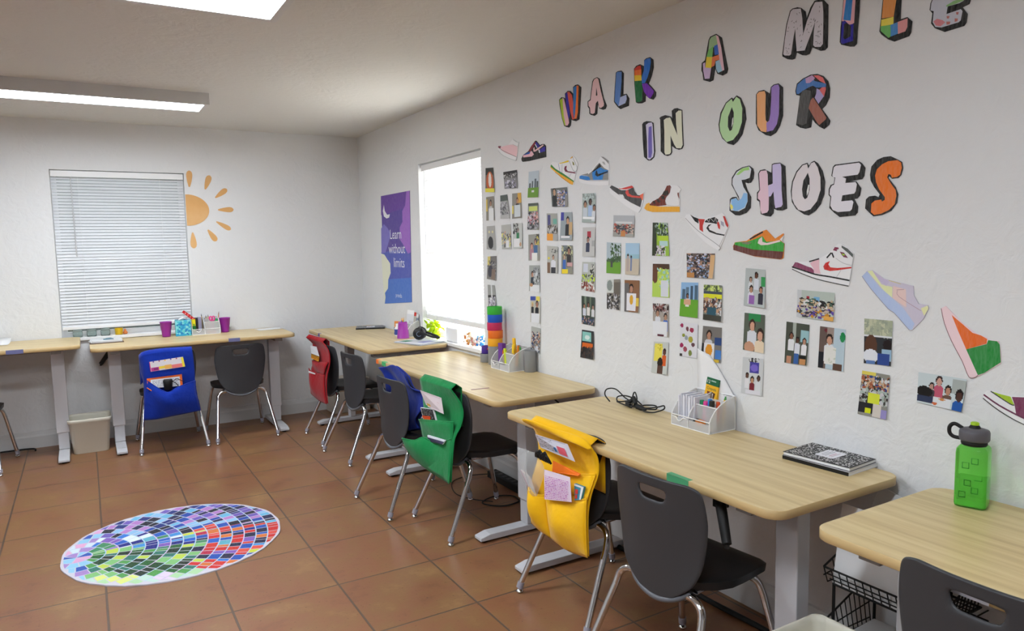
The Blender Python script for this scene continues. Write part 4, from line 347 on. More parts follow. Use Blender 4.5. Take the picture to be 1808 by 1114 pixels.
# windows
def window(name, parts_axis, a0, a1, z0, z1):
    # axis 'b' back wall (runs in x at y=0..WT), 'r' right wall (runs in y at x=0..WT)
    def bx(mb, a, b, d0, d1, c, d):
        return mb.box(a, d0, c, b, d1, d) if parts_axis == 'b' else mb.box(d0, a, c, d1, b, d)
    f = MB(); t = .04; m = (z0+z1)/2-.02
    for q in ((a0, a0+t, z0, z1), (a1-t, a1, z0, z1), (a0+t, a1-t, z0, z0+t), (a0+t, a1-t, z1-t, z1), (a0+t, a1-t, m-.025, m+.025)): bx(f, q[0], q[1], .085, .13, q[2], q[3])
    root = struct(name, f, M_white)
    obj('pane', bx(MB(), a0+t, a1-t, .105, .109, z0+t, z1-t), M_pane, root)
    s = MB(); bx(s, a0, a1, -.022, .085, z0-.022, z0+.002); obj('sill', s, M_white, root, bevel=.004)
    return root
window('window_1', 'b', -2.436, -1.496, .825, 2.125); window('window_2', 'r', -2.39, -1.376, .79, 2.115)
# unseen wall added to cut the back window's daylight, and ground outside
tag(one('daylight_block_wall', MB().box(-6, 1.0, -.1, 1.2, 1.2, 4.4), mat('grey_render', '565E5A', .9), 'added grey wall outside the back window, holding back daylight', 'wall'), kind='structure')
struct('ground', MB().box(-9, WT, -.14, 6, 6, -.11).box(WT, -9, -.14, 6, WT, -.11), mat('outside_paving', 'D8D6CC', .9))
def blind(name, label, ax, a0, a1, ztop, zbot, pitch, tilt, wand_at, D0):
    root = thing(name, label, 'window blind', ((a0+a1)/2, D0, zbot) if ax == 'b' else (D0, (a0+a1)/2, zbot), 0 if ax == 'b' else -math.pi/2)
    L = (a1-a0)/2-.004; h = ztop-zbot
    obj('headrail', MB().box(-L, -.02, h-.03, L, .02, h), M_white, root, bevel=.003)
    obj('valance', MB().box(-L, -.026, h-.045, L, -.021, h+.0), M_white, root, bevel=.001)
    sl = MB(); z = .03; n = 0; random.seed(4)
    while z < h-.045:
        t = tilt + random.uniform(-.02, .02); cy, sy = math.cos(t)*.0125, math.sin(t)*.0125
        sag = random.uniform(-.0006, .0006)
        rows = [[(x, -cy+2*cy*k/4, z-sy+2*sy*k/4 + .0034*math.sin(math.pi*k/4) + (sag if abs(x) < L*.5 else 0)) for x in (-L, -L*.5, 0, L*.5, L)] for k in range(5)]
        sl.grid(rows); z += pitch
    obj('slats', sl, M_slat2 if ax == 'b' else M_slat, root)
    obj('bottom_rail', MB().box(-L, -.013, 0, L, .013, .022 if ax == 'b' else .034), M_white, root, bevel=.003)
    for x in (-L*.62, L*.62): obj('ladder_cord', MB().tube([(x, -.0145, .01), (x, -.0145, h-.03)], .0009, 6), M_white, root)
    wx = wand_at*L
    obj('tilt_wand', MB().tube([(wx, -.034, h-.045), (wx+.004, -.036, h-.045-h*.5)], .0035, 8), mat('clear_wand', 'C8C8CA', .2), root)
    return root
blind('venetian_blind', 'white venetian blind drawn almost shut over the window beside the orange sun decal', 'b', -2.433, -1.499, 2.118, .89, .0238, 1.02, -.72, .028)
blind('venetian_blind', 'bright daylit white venetian blind over the window beside the purple poster', 'r', -2.384, -1.382, 2.105, .925, .0238, -1.08, -.86, .045)
# ceiling lights
M_diff = mat('light_diffuser', 'F0F8FF', .5, emit=LAMP); M_house = mat('light_housing', 'CFCFCF', .4)
def ceiling_light(x0, x1, y0, y1, label):
    cx, cy = (x0+x1)/2, (y0+y1)/2; t = thing('ceiling_light', label, 'ceiling light', (cx, cy, 2.427), 0, 'long white ceiling light boxes')
    a, b = (x1-x0)/2, (y1-y0)/2; f = .03
    mb = MB(); mb.box(-a, -b, 0, a, -b+.012, .073).box(-a, b-.012, 0, a, b, .073).box(-a, -b+.012, 0, -a+.012, b-.012, .073).box(a-.012, -b+.012, 0, a, b-.012, .073)
    mb.box(-a+.012, -b+.012, 0, a-.012, -b+f, .006).box(-a+.012, b-f, 0, a-.012, b-.012, .006).box(-a+.012, -b+f, 0, -a+f, b-f, .006).box(a-f, -b+f, 0, a-.012, b-f, .006)
    obj('housing', mb, M_house, t)
    obj('diffuser', MB().box(-a+f, -b+f, .003, a-f, b-f, .006), M_diff, t)
ceiling_light(-2.72, -1.485, -1.465, -1.155, 'long ceiling light box nearest the back wall with its side face in view')
ceiling_light(-2.72, -1.50, -3.73, -3.40, 'ceiling light box cut by the top edge of the photo')
for (x, y, lb) in ((-2.1, -6.0, 'ceiling light box above the camera, outside the photo'), (-4.3, -5.0, 'added unseen fill light box left of the camera')):  # the one left of the camera is added to brighten under the desks
    ceiling_light(x-.61, x+.61, y-.155, y+.155, lb)

# ================================================================ wall art
def pen(points): return [(-.0, y*1e-4, z*1e-4) for y, z in zip(points[0::2], points[1::2])]
def area(p): return sum(p[i][1]*p[(i+1) % len(p)][2]-p[(i+1) % len(p)][1]*p[i][2] for i in range(len(p)))
rnd = random.Random(3)
for name, label, cat, grp, layers in ART:
    allp = [pen(l[2]) for l in layers]
    cy = sum(p[1] for p in allp[0])/len(allp[0]); cz = sum(p[2] for p in allp[0])/len(allp[0])
    mb = MB(); first = True; x = 0
    for (c, wd, _), P in zip(layers, allp):
        col = lin(c)
        if wd:      # pen stroke
            Q = smooth_pts([(0, p[1]-cy, p[2]-cz) for p in P], 3); h = wd*1e-4/2; x -= .00008; L = []; R2 = []
            for i, q in enumerate(Q):
                d = (Q[min(i+1, len(Q)-1)]-Q[max(i-1, 0)]).normalized(); nn = Vector((0, -d.z, d.y))
                L.append((x, q.y+nn.y*h, q.z+nn.z*h)); R2.append((x, q.y-nn.y*h, q.z-nn.z*h))
            for i in range(len(Q)-1):
                f = [L[i], L[i+1], R2[i+1], R2[i]]
                mb.add(f, [(0, 1, 2, 3)], 0, col)
            continue
        pts = [(0, p[1]-cy, p[2]-cz) for p in P]
        if area(P) > 0: pts.reverse()
        if first:
            n = len(pts); t = .0022; x = -t
            vs = [(0, p[1], p[2]) for p in pts] + [(-t, p[1], p[2]) for p in pts]
            mb.add(vs, [tuple(range(n-1, -1, -1)), tuple(range(n, 2*n))]+[(i, (i+1) % n, n+(i+1) % n, n+i) for i in range(n)], 0, col); first = False
        else:
            x -= .00012; mb.add([(x, p[1], p[2]) for p in pts], [tuple(range(len(pts)))], 0, col)
    if cat == 'poster':
        def TT(y, z, s=1): return Matrix.Translation((x-.0004, y-cy, z-cz)) @ Matrix(((0, 0, -1, 0), (-1, 0, 0, 0), (0, 1, 0, 0), (0, 0, 0, 1)))
        for tx, y, z in (('Learn', -.873, 1.556), ('without', -.888, 1.436), ('limits', -.93, 1.320)): text_mesh(mb, tx, .115, TT(y, z), lin('E6E8F4'))
        text_mesh(mb, 'prenda', .05, TT(-.90, 1.068), lin('DCE4F4'))
        grp = None
    if 'sprinkle' in label:
        poly = [(p[1]-cy, p[2]-cz) for p in allp[1]]
        def inside(a, b, m=.006):
            def pin(a, b):
                c_ = False
                for (x1, y1), (x2, y2) in zip(poly, poly[1:]+poly[:1]):
                    if (y1 > b) != (y2 > b) and a < (x2-x1)*(b-y1)/(y2-y1)+x1: c_ = not c_
                return c_
            return all(pin(a+i*m, b+j*m) for i in (-1, 1) for j in (-1, 1))
        for k in range(420):
            y0 = rnd.uniform(-.15, .15); z0 = rnd.uniform(-.17, .17)
            if not inside(y0, z0): continue
            a = rnd.uniform(0, 3.1); d = .0035; xx = x-.0003; e1, e2 = -.0007*math.sin(a), .0007*math.cos(a); u1, u2 = d*math.cos(a), d*math.sin(a)
            mb.add([(xx, y0-u1-e1, z0-u2-e2), (xx, y0+u1-e1, z0+u2-e2), (xx, y0+u1+e1, z0+u2+e2), (xx, y0-u1+e1, z0-u2+e2)], [(0, 1, 2, 3)], 0, lin('222222'))
    tag(obj(name, mb, M_ink, loc=(-.0008, cy, cz)), label, cat, grp or None)
# printed photographs
def raster(spec, W, H):
    px = [[None]*W for _ in range(H)]
    def rect(x0, y0, x1, y1, c):
        for j in range(H):
            for i in range(W):
                if x0 <= (i+.5)/W <= x1 and y0 <= (j+.5)/H <= y1: px[j][i] = c
    def ell(cx, cy, rx, ry, c):
        for j in range(H):
            for i in range(W):
                if ((i+.5)/W-cx)**2/rx**2 + ((j+.5)/H-cy)**2/ry**2 <= 1: px[j][i] = c
    asp = W/H
    for op in spec.split(';'):
        k, a = op[0], op[1:]
        if k == 'b': rect(0, 0, 1, 1, lin(a[1:] if a[0] == 'g' else a)); continue
        if k == 'r': a = a.split(','); rect(*map(float, a[:4]), lin(a[4]))
        if k == 'e': a = a.split(','); ell(*map(float, a[:4]), lin(a[4]))
        if k == 'p':
            a = a.split(','); x, y, s = map(float, a[:3]); v = s*asp
            rect(x-s*.95, y+v*1.15, x+s*.95, y+v*4.2, lin(a[5])); ell(x, y+v*1.5, s*.95, v*.7, lin(a[5]))
            ell(x, y-v*.15, s*.72, v*1.05, lin(a[3])); ell(x, y+v*.15, s*.52, v*.82, lin(a[4]))
        if k == 'n':
            a = a.split(','); x0, y0, x1, y1 = map(float, a[:4]); sd = int(a[4]); cs = [lin(c) for c in a[5].split('-')]; r = random.Random(sd*7+1); n = sd*9
            for _ in range(n*2):
                cx, cy = r.uniform(x0, x1), r.uniform(y0, y1); ell(cx, cy, r.uniform(.018, .07), r.uniform(.015, .06), r.choice(cs))
    return px
rnd = random.Random(8)
for label, spec, q in PHOTOS:
    TL, TR, BR, BL = [Vector((0, q[2*i]*1e-4, q[2*i+1]*1e-4)) for i in range(4)]
    c = (TL+TR+BR+BL)/4; land = (TL-TR).length > (TL-BL).length
    W, H = (51, 34) if land else (34, 51)
    px = raster(spec, W, H); k1 = rnd.uniform(.002, .009); k2 = rnd.uniform(.0, .006)
    mb = MB()
    def P(u, v):
        p = TL*(1-u)*(1-v)+TR*u*(1-v)+BR*u*v+BL*(1-u)*v-c
        p.x = -.0012-k1*(v**2)*(.35+.65*u)-k2*(u-.4)**2*1.5
        return p
    for j in range(H):
        for i in range(W):
            a = [P(i/W, j/H), P(i/W, (j+1)/H), P((i+1)/W, (j+1)/H), P((i+1)/W, j/H)]
            mb.add(a, [(0, 1, 2, 3)], 0, px[j][i])
    # white back of the print, a hair behind
    e = .00035
    bk = [[P(u/4, v/4)+Vector((e, 0, 0)) for u in range(5)] for v in range(5)]
    mb.grid(bk, 0, lin('E8E8E8'), True)
    o = obj('photo_print', mb, M_print, loc=(0, c.y, c.z)); o.data.name = 'photo_print'
    tag(o, label, 'photo', 'photo prints stuck in columns on the right wall')
# sun decal on the back wall
M_sun = wood_mat('orange_wood_decal', 'DDAA6C', 'E6BC86', 'CF9A58')
pts = [(-1.494+0, 1.825+.128*1)] + [(-1.494+.178*math.sin(a), 1.825+.13*math.cos(a)) for a in [math.pi*k/24 for k in range(1, 24)]] + [(-1.494, 1.697)]
t = thing('sun_decal', 'half sun decal in orange wood grain beside the left window', 'wall decal', (-1.40, 0, 1.83))
Tb = Matrix.Translation((1.40, 0, -1.83)) @ Matrix(((1, 0, 0, 0), (0, 0, -1, 0), (0, 1, 0, 0), (0, 0, 0, 1)))
obj('sun_disc', MB().prism(pts, .0006, .004, T=Tb), M_sun, t)
for (x0, z0, x1, z1, wd) in ((-1.459, 2.015, -1.452, 2.150, .030), (-1.338, 1.998, -1.296, 2.115, .030), (-1.262, 1.930, -1.166, 2.005, .028), (-1.246, 1.829, -1.121, 1.832, .028), (-1.265, 1.730, -1.152, 1.662, .026), (-1.335, 1.662, -1.272, 1.566, .030), (-1.455, 1.640, -1.452, 1.508, .032)):
    d = Vector((x1-x0, z1-z0)); L = d.length; d.normalize(); nn = Vector((-d.y, d.x))
    wd *= 1.55; pr = [(0, .2), (.12, .42), (.35, .74), (.6, .96), (.75, 1), (.88, .85), (.96, .5), (1, 0)]
    o2 = [Vector((x0, z0))+d*(L*t_)+nn*(wd/2*w_) for t_, w_ in pr] + [Vector((x0, z0))+d*(L*t_)-nn*(wd/2*w_) for t_, w_ in pr[-2::-1]]
    obj('sun_ray', MB().prism([(p.x, p.y) for p in o2], .0006, .003, T=Tb), M_sun, t)

# ================================================================ desks
def rrect(x0, y0, x1, y1, r, n=6, corners=(1, 1, 1, 1)):
    o = []
    for (cx, cy, a, on) in ((x1-r, y1-r, 0, corners[0]), (x0+r, y1-r, 90, corners[1]), (x0+r, y0+r, 180, corners[2]), (x1-r, y0+r, 270, corners[3])):
        if not on:
            o.append((cx+r*(1 if a in (0, 270) else -1), cy+r*(1 if a in (0, 90) else -1))); continue
        for k in range(n+1):
            t_ = math.radians(a+90*k/n); o.append((cx+r*math.cos(t_), cy+r*math.sin(t_)))
    return o
def desk(label, cx, cy, rz, L, D, H, legs, tapes=(), crank=None):
    t = thing('desk', label, 'desk', (cx, cy, 0), rz, 'pale maple desks on grey steel legs')
    p = rrect(-L/2, -D/2, L/2, D/2, .055)
    n = len(p); e = .0015
    q = [(x*(1-2*e/L), y*(1-2*e/D)) for x, y in p]
    mb = MB(); vs = [(x, y, H-.027) for x, y in q]+[(x, y, H-.0255) for x, y in p]+[(x, y, H-.0015) for x, y in p]+[(x, y, H) for x, y in q]
    mb.add(vs, [tuple(range(n-1, -1, -1))], 1); o = 0
    mb.f.append([3*n+i for i in range(n)]); mb.mi.append(0); mb.c.append(None); mb.sm.append(False)
    for r_ in range(3):
        for i in range(n):
            j = (i+1) % n; mb.f.append([r_*n+i, r_*n+j, (r_+1)*n+j, (r_+1)*n+i]); mb.mi.append(1); mb.c.append(None); mb.sm.append(True)
    obj('tabletop', mb, [M_wood, M_edge], t)
    for lx in legs:
        lg = obj('leg', MB().box(lx-.0425, -.06, .17, lx+.0425, .0, H-.057), M_steel, t, bevel=.004)
        obj('leg_inner', MB().box(lx-.035, -.052, .045, lx+.035, -.008, .171), M_steel, lg, bevel=.003)
        ft = MB(); pr = [(-.325, .012), (-.325, .028), (-.27, .042), (.24, .042), (.27, .03), (.27, .012)]
        ft.prism([(y, z) for y, z in pr], -.035, .035, T=Matrix.Translation((lx, 0, 0)) @ Matrix(((0, 0, 1, 0), (1, 0, 0, 0), (0, 1, 0, 0), (0, 0, 0, 1))))
        obj('foot', ft, M_steel, lg, bevel=.003)
        pad = MB(); [pad.lathe([(.016, 0), (.018, .004), (.016, .013)], 12, T=Matrix.Translation((lx, y, 0))) for y in (-.29, .24)]
        obj('foot_pad', pad, M_rub, lg)
        obj('side_bracket', MB().box(lx-.03, -.26, H-.057, lx+.03, .24, H-.0272), M_dark_steel, lg, bevel=.003)
    a, b = min(legs), max(legs)
    obj('crossbar', MB().box(a+.03, -.055, H-.062, b-.03, -.025, H-.0275).box(a+.03, .02, H-.062, b-.03, .045, H-.0275), M_dark_steel, t)
    for (x, wd, col, lb) in tapes:
        T_ = obj('tape_strip', MB().box(x-wd/2, -D/2-.0009, H-.0265, x+wd/2, -D/2+.0, H-.001).box(x-wd/2, -D/2-.0009, H+.0, x+wd/2, -D/2+.02, H+.0006), mat('tape_'+col, col, .5), t); T_['label'] = lb
    if crank:
        x, y0, y1, z1, x1 = crank
        c = obj('crank_handle', MB().box(x-.018, y0-.015, H-.075, x+.018, y0+.02, H-.028).tube([(x, y0, H-.06), (x1, y1, z1)], [.018, .015], 8).tube([(x1, y1, z1), (x1, y1, z1-.012)], .008, 8), M_rub, t)
    return t
RR = -math.pi/2
desk('desk in the room corner under the purple poster, furthest along the right wall', -.312, -1.075, RR, 1.60, .60, .785, (-.50, .72), [(-.45, .045, '6A5A9A', 'purple tape strip')])
desk('second desk along the right wall, with the coloured tube tower on it', -.315, -2.805, RR, 1.67, .61, .745, (-.60, .65), [(-.775+.0, .045, 'F07A30', 'orange tape strip'), (-.655, .07, '4FB070', 'green tape strip')])
desk('desk with the black cable and composition book on it, along the right wall', -.325, -4.488, RR, 1.535, .61, .72, (-.62, .61), [(.375, .10, '4FA070', 'green tape strip')], crank=(.50, -.24, -.29, .56, .575))
desk('nearest desk at the right edge, with the green water bottle on it', -.315, -6.13, RR, 1.54, .61, .715, (-.63, .61), [(-.37, .095, 'D8DCEA', 'white and blue name tag')])
desk('desk under the left window with purple cups on it', -1.528, -.32, 0, 1.456, .62, .80, (-.572, .60), [(.25, .085, '6C6E98', 'blue-grey tape strip')], crank=(-.60, -.02, -.06, .655, -.665))
desk('desk cut by the left edge of the photo', -3.075, -.32, 0, 1.52, .62, .835, (-.62, .61), [(.375, .10, '6C6E98', 'blue-grey tape strip')])

# ================================================================ chairs
def back_profile(z):        # local y of the back's mid line
    k = (z-.36)/(.745-.36); return -.140 - .030*max(0, k-.3)**1.6 - .006*max(0, k)
def half_w(z):
    pts = [(.345, .032), (.352, .058), (.365, .082), (.385, .110), (.41, .138), (.43, .154), (.46, .168), (.50, .178), (.57, .190), (.63, .195), (.68, .191), (.71, .186), (.728, .179), (.736, .169), (.742, .150), (.745, .132)]
    for (a, u), (b, v) in zip(pts, pts[1:]):
        if a <= z <= b: return u+(v-u)*(z-a)/(b-a)
    return pts[-1][1]
def make_chair(label, group):
    t = thing('school_chair', label, 'chair', (0, 0, 0), 0, group)
    # back shell with handle slot
    zs = [.345, .348, .352, .358, .365, .375, .385, .397, .41, .43, .465, .50, .535, .57, .60, .63, .650, .667, .690, .711, .718, .724, .730, .736, .741, .745]
    us = [-1, -.92, -.8, -.65, -.5, -.40, -.30, -.10, .10, .30, .40, .5, .65, .8, .92, 1]
    def P(u, z, off=0):
        x = u*half_w(z); wrap = .032*(abs(x)/.19)**2.2*min(1, (z-.33)/.15)
        if abs(abs(u)-.3) < .01: x *= 1.06 if z > .70 else (0.80 if .66 < z < .675 else 1)
        return (x, back_profile(z)+wrap+off, z)
    hole = lambda i, j: zs[i] >= .666 and zs[i+1] <= .7115 and us[j] >= -.30 and us[j+1] <= .30
    mb = MB().grid([[P(u, z) for u in us] for z in zs], skip=hole)
    obj('backrest', mb, M_char if 0 else M_back, t, solid=.011, subsurf=1)
    rib = MB()      # moulded lip under the back
    rib.tube(smooth_pts([(-.128, -.117, .392), (-.096, -.134, .366), (-.05, -.142, .346), (0, -.144, .338), (.05, -.142, .346), (.096, -.134, .366), (.128, -.117, .392)], 5), .009, 8)
    obj('back_lip', rib, M_lip, t)
    # seat
    ys = [-.142, -.138, -.122, -.095, -.05, 0, .05, .10, .15, .19, .215, .228]; W2 = [.05, .080, .112, .150, .183, .199, .199, .196, .190, .180, .165, .130]
    def S(u, k, dz=0):
        y = ys[k]; x = u*W2[k]; z = .432 - .012*(1-(abs(u))**2)*math.sin(math.pi*min(1, (y+.175)/.33)) - .020*max(0, (y-.15)/.075)**2 - .006*max(0, abs(u)-.85)/.15 + .006*max(0, (-y-.1)/.07)
        return (x, y, z+dz)
    uu = [-1, -.95, -.85, -.6, -.3, 0, .3, .6, .85, .95, 1]
    mb = MB(); mb.grid([[S(u, k) for u in uu] for k in range(len(ys))][::-1])
    rim = [S(-1, k) for k in range(len(ys))] + [S(u, len(ys)-1) for u in uu[1:-1]] + [S(1, k) for k in range(len(ys)-1, -1, -1)] + [S(u, 0) for u in uu[-2:0:-1]]
    n = len(rim); low = [(x*.985, y*.985, z-.026) for x, y, z in rim]
    mb.add(rim+low, [(i, (i+1) % n, n+(i+1) % n, n+i) for i in range(n)], 0, None, True)
    mb.add(low, [tuple(range(n))], 0)
    obj('seat', mb, M_black, t)
    obj('seat_apron', MB().box(-.12, -.125, .380, .12, -.05, .408).box(-.12, -.045, .388, .12, .13, .41), M_rub, t, bevel=.01)
    # chrome frame
    fr = MB(); fr.tube([(-.10, -.118, .378), (.10, -.118, .378)], .0115, 12)
    for s in (-1, 1): fr.tube([(s*.13, -.10, .392), (s*.13, .12, .398)], .0115, 10)
    obj('frame', fr, M_chrome, t)
    for s in (-1, 1):
        for rear in (1, 0):
            if rear: path = [(s*.09, -.118, .378), (s*.145, -.120, .376), (s*.178, -.126, .352), (s*.188, -.140, .31), (s*.228, -.272, .03)]
            else: path = [(s*.13, .07, .398), (s*.15, .115, .395), (s*.172, .155, .37), (s*.184, .175, .32), (s*.225, .245, .03)]
            cur = smooth_pts(path[:4], 5)+[Vector(path[4])]
            lg = obj('leg', MB().tube(cur, .0125, 14), M_chrome, t)
            x, y, z = path[4]; d = (Vector(path[3])-Vector(path[4])).normalized(); top = Vector(path[4])+d*.018
            gl = MB().tube([top, Vector((x, y, .022))], .0150, 12).tube([(x, y, .024), (x, y, .012)], .008, 10)
            g = obj('glide_collar', gl, M_glide, lg)
            gb = MB().lathe([(.0, 0), (.012, .0005), (.0165, .005), (.015, .010), (.007, .016), (0, .018)], 14, T=Matrix.Translation((x, y, 0)))
            obj('glide', gb, M_chrome, lg)
    return t
M_back = M_char; M_lip = mat('lighter_grey_plastic', '606268', .4)  # lip is a lighter grey than the back shell
chair0 = make_chair('charcoal shell chair, second along the right wall, between the red covered chair and the navy covered chair', 'charcoal school chairs along the right wall')
CH = {}
def chair(key, x, y, rz, label, group=None):
    c = chair0 if not CH else copy_tree(chair0)
    c.location = (x, y, 0); c.rotation_euler = (0, 0, rz); c['label'] = label; c['group'] = group or 'charcoal school chairs with chrome legs'; CH[key] = c
    return c
chair('r2', -.53, -1.60, RR+.10, 'bare charcoal school chair right behind the red covered chair')
chair('r1', -.522, -1.03, RR, 'charcoal school chair wearing the red pocket cover')
chair('r3', -.655, -2.69, RR+.08, 'charcoal school chair with the navy bag hung inside its back')
chair('r4', -.502, -3.19, RR, 'charcoal school chair wearing the green pocket cover')
chair('r5', -.455, -4.235, RR+.04, 'charcoal school chair wearing the yellow pocket cover')
chair('r6', -.583, -4.85, RR+.08, 'bare charcoal school chair at the desk with the composition book')
chair('r7', -.492, -5.797, RR, 'black school chair cut by the bottom right corner of the photo')
chair('b1', -1.752, -.465, 0, 'charcoal school chair wearing the bright blue pocket cover')
chair('b2', -1.237, -.460, .03, 'bare charcoal school chair under the back desk with purple cups')
chair('b0', -3.02, -.43, -.13, 'charcoal school chair cut by the left edge of the photo')

# ================================================================ chair covers
def patch(rows, n=6, bulge=None, seed=0, wr=.004, out=(-1, 0, 0)):
    # rows: list of rows of 3D points -> dense smooth grid with cloth wrinkles along the outward direction
    R1 = [smooth_pts([Vector(p) for p in r], n) for r in rows]; m = len(R1[0]); cols = [smooth_pts([r[j] for r in R1], n) for j in range(m)]; k = len(cols[0])
    r = random.Random(seed); ph = [(r.uniform(3, 11), r.uniform(-9, 9), r.uniform(0, 6.3)) for _ in range(4)]; o = Vector(out)
    g = []
    for i in range(k):
        row = []
        for j in range(m):
            u, v = j/(m-1), i/(k-1); e = min(1, 4*u, 4*(1-u))*min(1, 5*v+.2, 4*(1-v)+.3)
            w_ = sum(math.sin(a*u+b*v+c) for a, b, c in ph)/4
            p = cols[j][i] + o*(wr*w_*e + (bulge or 0)*math.sin(math.pi*u)*math.sin(math.pi*min(1, v*.9+.1)))
            row.append(p)
        g.append(row)
    return g
def strip(a, b): return [a, b]
def lrow(row, c, d=(0, 0, 0)): return [[p[0]-c[0]+d[0], p[1]-c[1]+d[1], p[2]-c[2]+d[2]] for p in row]
def cover(name, label, mname, col, c, body, panels, out, depth):
    t = thing('chair_pocket_cover', label, 'chair cover', c, 0, 'coloured pocket covers on the chairs')
    m = cloth_mat(mname, col)
    B = [lrow(r, c) for r in body]
    g = patch(B, 5, .0, hash(name) % 97 if False else len(name)*7, .007, out)
    inv = Vector(out)*-depth
    top = [p+inv*.5+Vector((0, 0, .022)) for p in g[0]]; ft = [p+inv for p in g[0]]
    drop = [[p+inv*1.0+Vector((0, 0, -.05*k)) for p in g[0]] for k in range(1, 5)]
    sleeve = [[q for q in r] for r in drop[::-1]] + [ft, top] + g
    o = obj('cover_body', MB().grid(sleeve), m, t, solid=.003)
    for i, (pr, bul) in enumerate(panels):
        gp = patch([lrow(r, c, Vector(out)*.012) for r in pr], 5, bul, 11+i*5, .009, out)
        pk = MB().grid(gp); pk.tube(gp[0], .0028, 6); pk.tube([r_[-1] for r_ in gp], .0016, 5); pk.tube([r_[0] for r_ in gp], .0016, 5)
        obj('pocket', pk, m, t, solid=.003)
    return t
def quad(mb, rows, c, out, off, col, th=.002):
    P = [Vector(p)-Vector(c)+Vector(out)*off for p in (rows[0][0], rows[0][-1], rows[1][-1], rows[1][0])]; o = Vector(out)*th
    Q = [p+o for p in P]; mb.add(P+Q, [(0, 1, 2, 3), (7, 6, 5, 4), (0, 4, 5, 1), (1, 5, 6, 2), (2, 6, 7, 3), (3, 7, 4, 0)], 0, col); return Q
def bil(Q, u, v): return Q[0]*(1-u)*(1-v)+Q[1]*u*(1-v)+Q[2]*u*v+Q[3]*(1-u)*v
def deco(mb, Q, out, items, e=.0006):
    o = Vector(out)*e
    for n_, (u0, v0, u1, v1, c) in enumerate(items):
        P = [bil(Q, u0, v0), bil(Q, u1, v0), bil(Q, u1, v1), bil(Q, u0, v1)]; mb.add([p+o*(1+n_*.1) for p in P], [(0, 1, 2, 3)], 0, lin(c))
OX = (-1, 0, 0); OY = (0, -1, 0); K = COVER
for k_, rows_ in K.items():      # let the red and green covers clear the shells they hang on
    if k_.startswith(('green', 'red')):
        for r_ in rows_:
            for p_ in r_: p_[0] -= .014
def scribble(seed, n, cols, u0=.08, v0=.15, u1=.92, v1=.9):
    r = random.Random(seed); it = []
    for _ in range(n):
        u, v = r.uniform(u0, u1), r.uniform(v0, v1); it.append((u, v, min(u1, u+r.uniform(.01, .05)), v+r.uniform(.008, .03), r.choice(cols)))
    return it
def lines(seed, rows, cols, u0=.06, v0=.12, u1=.94, v1=.92, h=.03):
    r = random.Random(seed); it = []
    for k in range(rows):
        v = v0+(v1-v0)*k/rows; u = u0
        while u < u1-.03:
            d = r.uniform(.03, .09); it.append((u, v, min(u1, u+d), v+h*r.uniform(.6, 1.2), r.choice(cols))); u += d+r.uniform(.012, .03)
    return it
def flat_part(name, key, c, out, off, col, items, parent, th=.002, label=None):
    off += .020; mb = MB(); Q = quad(mb, K[key], c, out, off, lin(col), th); deco(mb, Q, out, items); o = obj(name, mb, M_paint, parent)
    if label: o['label'] = label
    return o
def flat_thing(name, key, out, off, col, items, label, cat, th=.004, group=None):
    rows = K[key]; c = Vector(rows[0][0]); mb = MB(); Q = quad(mb, rows, c, out, off, lin(col), th); deco(mb, Q, out, items)
    return one(name, mb, M_paint, label, cat, group, loc=c)
# green
c = (-.70, -3.19, .55)
t = cover('green', 'green pocket cover sagging open over a chair back', 'green_canvas', '128044', c, K['green_body'], [(K['green_upper'], .012), (K['green_lower'], .03)], OX, .06)
flat_part('name_card', 'green_card', c, OX, .010, 'E8DCE0', [(.1, .75, .3, .9, 'E8B040')]+scribble(5, 14, ['D8A0A8', 'C88890'], .2, .3, .85, .6), t)
flat_thing('notebook', 'green_book', OX, .006, 'DADADC', [(.04, .04, .96, .96, '2A2A2C')]+scribble(7, 130, ['E0E0E0', 'C8C8C8'], .05, .06, .93, .9)+[(.1, .6, .75, .78, 'D84820'), (.15, .78, .7, .9, 'E86028')], 'black speckled notebook with orange marks in the green cover\'s top pocket', 'notebook', .008)
flat_thing('notebook', 'green_book2', OX, .010, 'E4E6F0', [(0, .35, 1, 1, '302C48')], 'dark notebook with white edge in the green cover\'s lower pocket', 'notebook', .008)
# yellow
c = (-.68, -4.26, .55)
t = cover('yellow', 'yellow pocket cover stuffed with papers over a chair back', 'yellow_canvas', 'F0B80C', c, K['yellow_body'], [(K['yellow_upper'], .006), (K['yellow_left'], .04), (K['yellow_right'], .045)], OX, .07)
obj('cover_flap', MB().grid(patch([lrow(r, c, (-.008, 0, 0)) for r in K['yellow_flap']], 5, .012, 3, .004, OX)), cloth_mat('yellow_canvas', 'F0B80C'), t, solid=.004)
flat_part('name_card', 'yellow_card', c, OX, .010, 'D8D8E4', lines(3, 6, ['50505C', '70707C', 'B8B8C4'], .04, .1, .5, .9, .05)+[(.62, .35, .86, .85, 'E06070'), (.67, .42, .82, .76, '50A050'), (.71, .52, .78, .66, 'D050A0'), (.5, .5, .57, .8, '3070A8')], t)
flat_thing('folder', 'yellow_orange', OX, .012, 'F07820', [], 'orange folder tucked behind the papers in the yellow cover', 'folder')
flat_thing('picture_book', 'yellow_book', OX, .012, '3E8CA8', [(0, 0, 1, .12, 'E0E0E0'), (.75, 0, 1, 1, 'E0E4E4'), (.1, .3, .45, .6, 'D84038'), (.1, .65, .4, .9, 'C83830')], 'small blue book with red shapes at the side of the yellow cover\'s pocket', 'book', .01)
flat_thing('handwritten_letter', 'yellow_letter', OX, .040, 'ECDDEC', lines(4, 13, ['C070B0', 'B860B8', 'D090C8'], .05, .2, .95, .97, .028), 'white sheet covered in pink handwriting sticking out of the yellow cover', 'letter', .001)
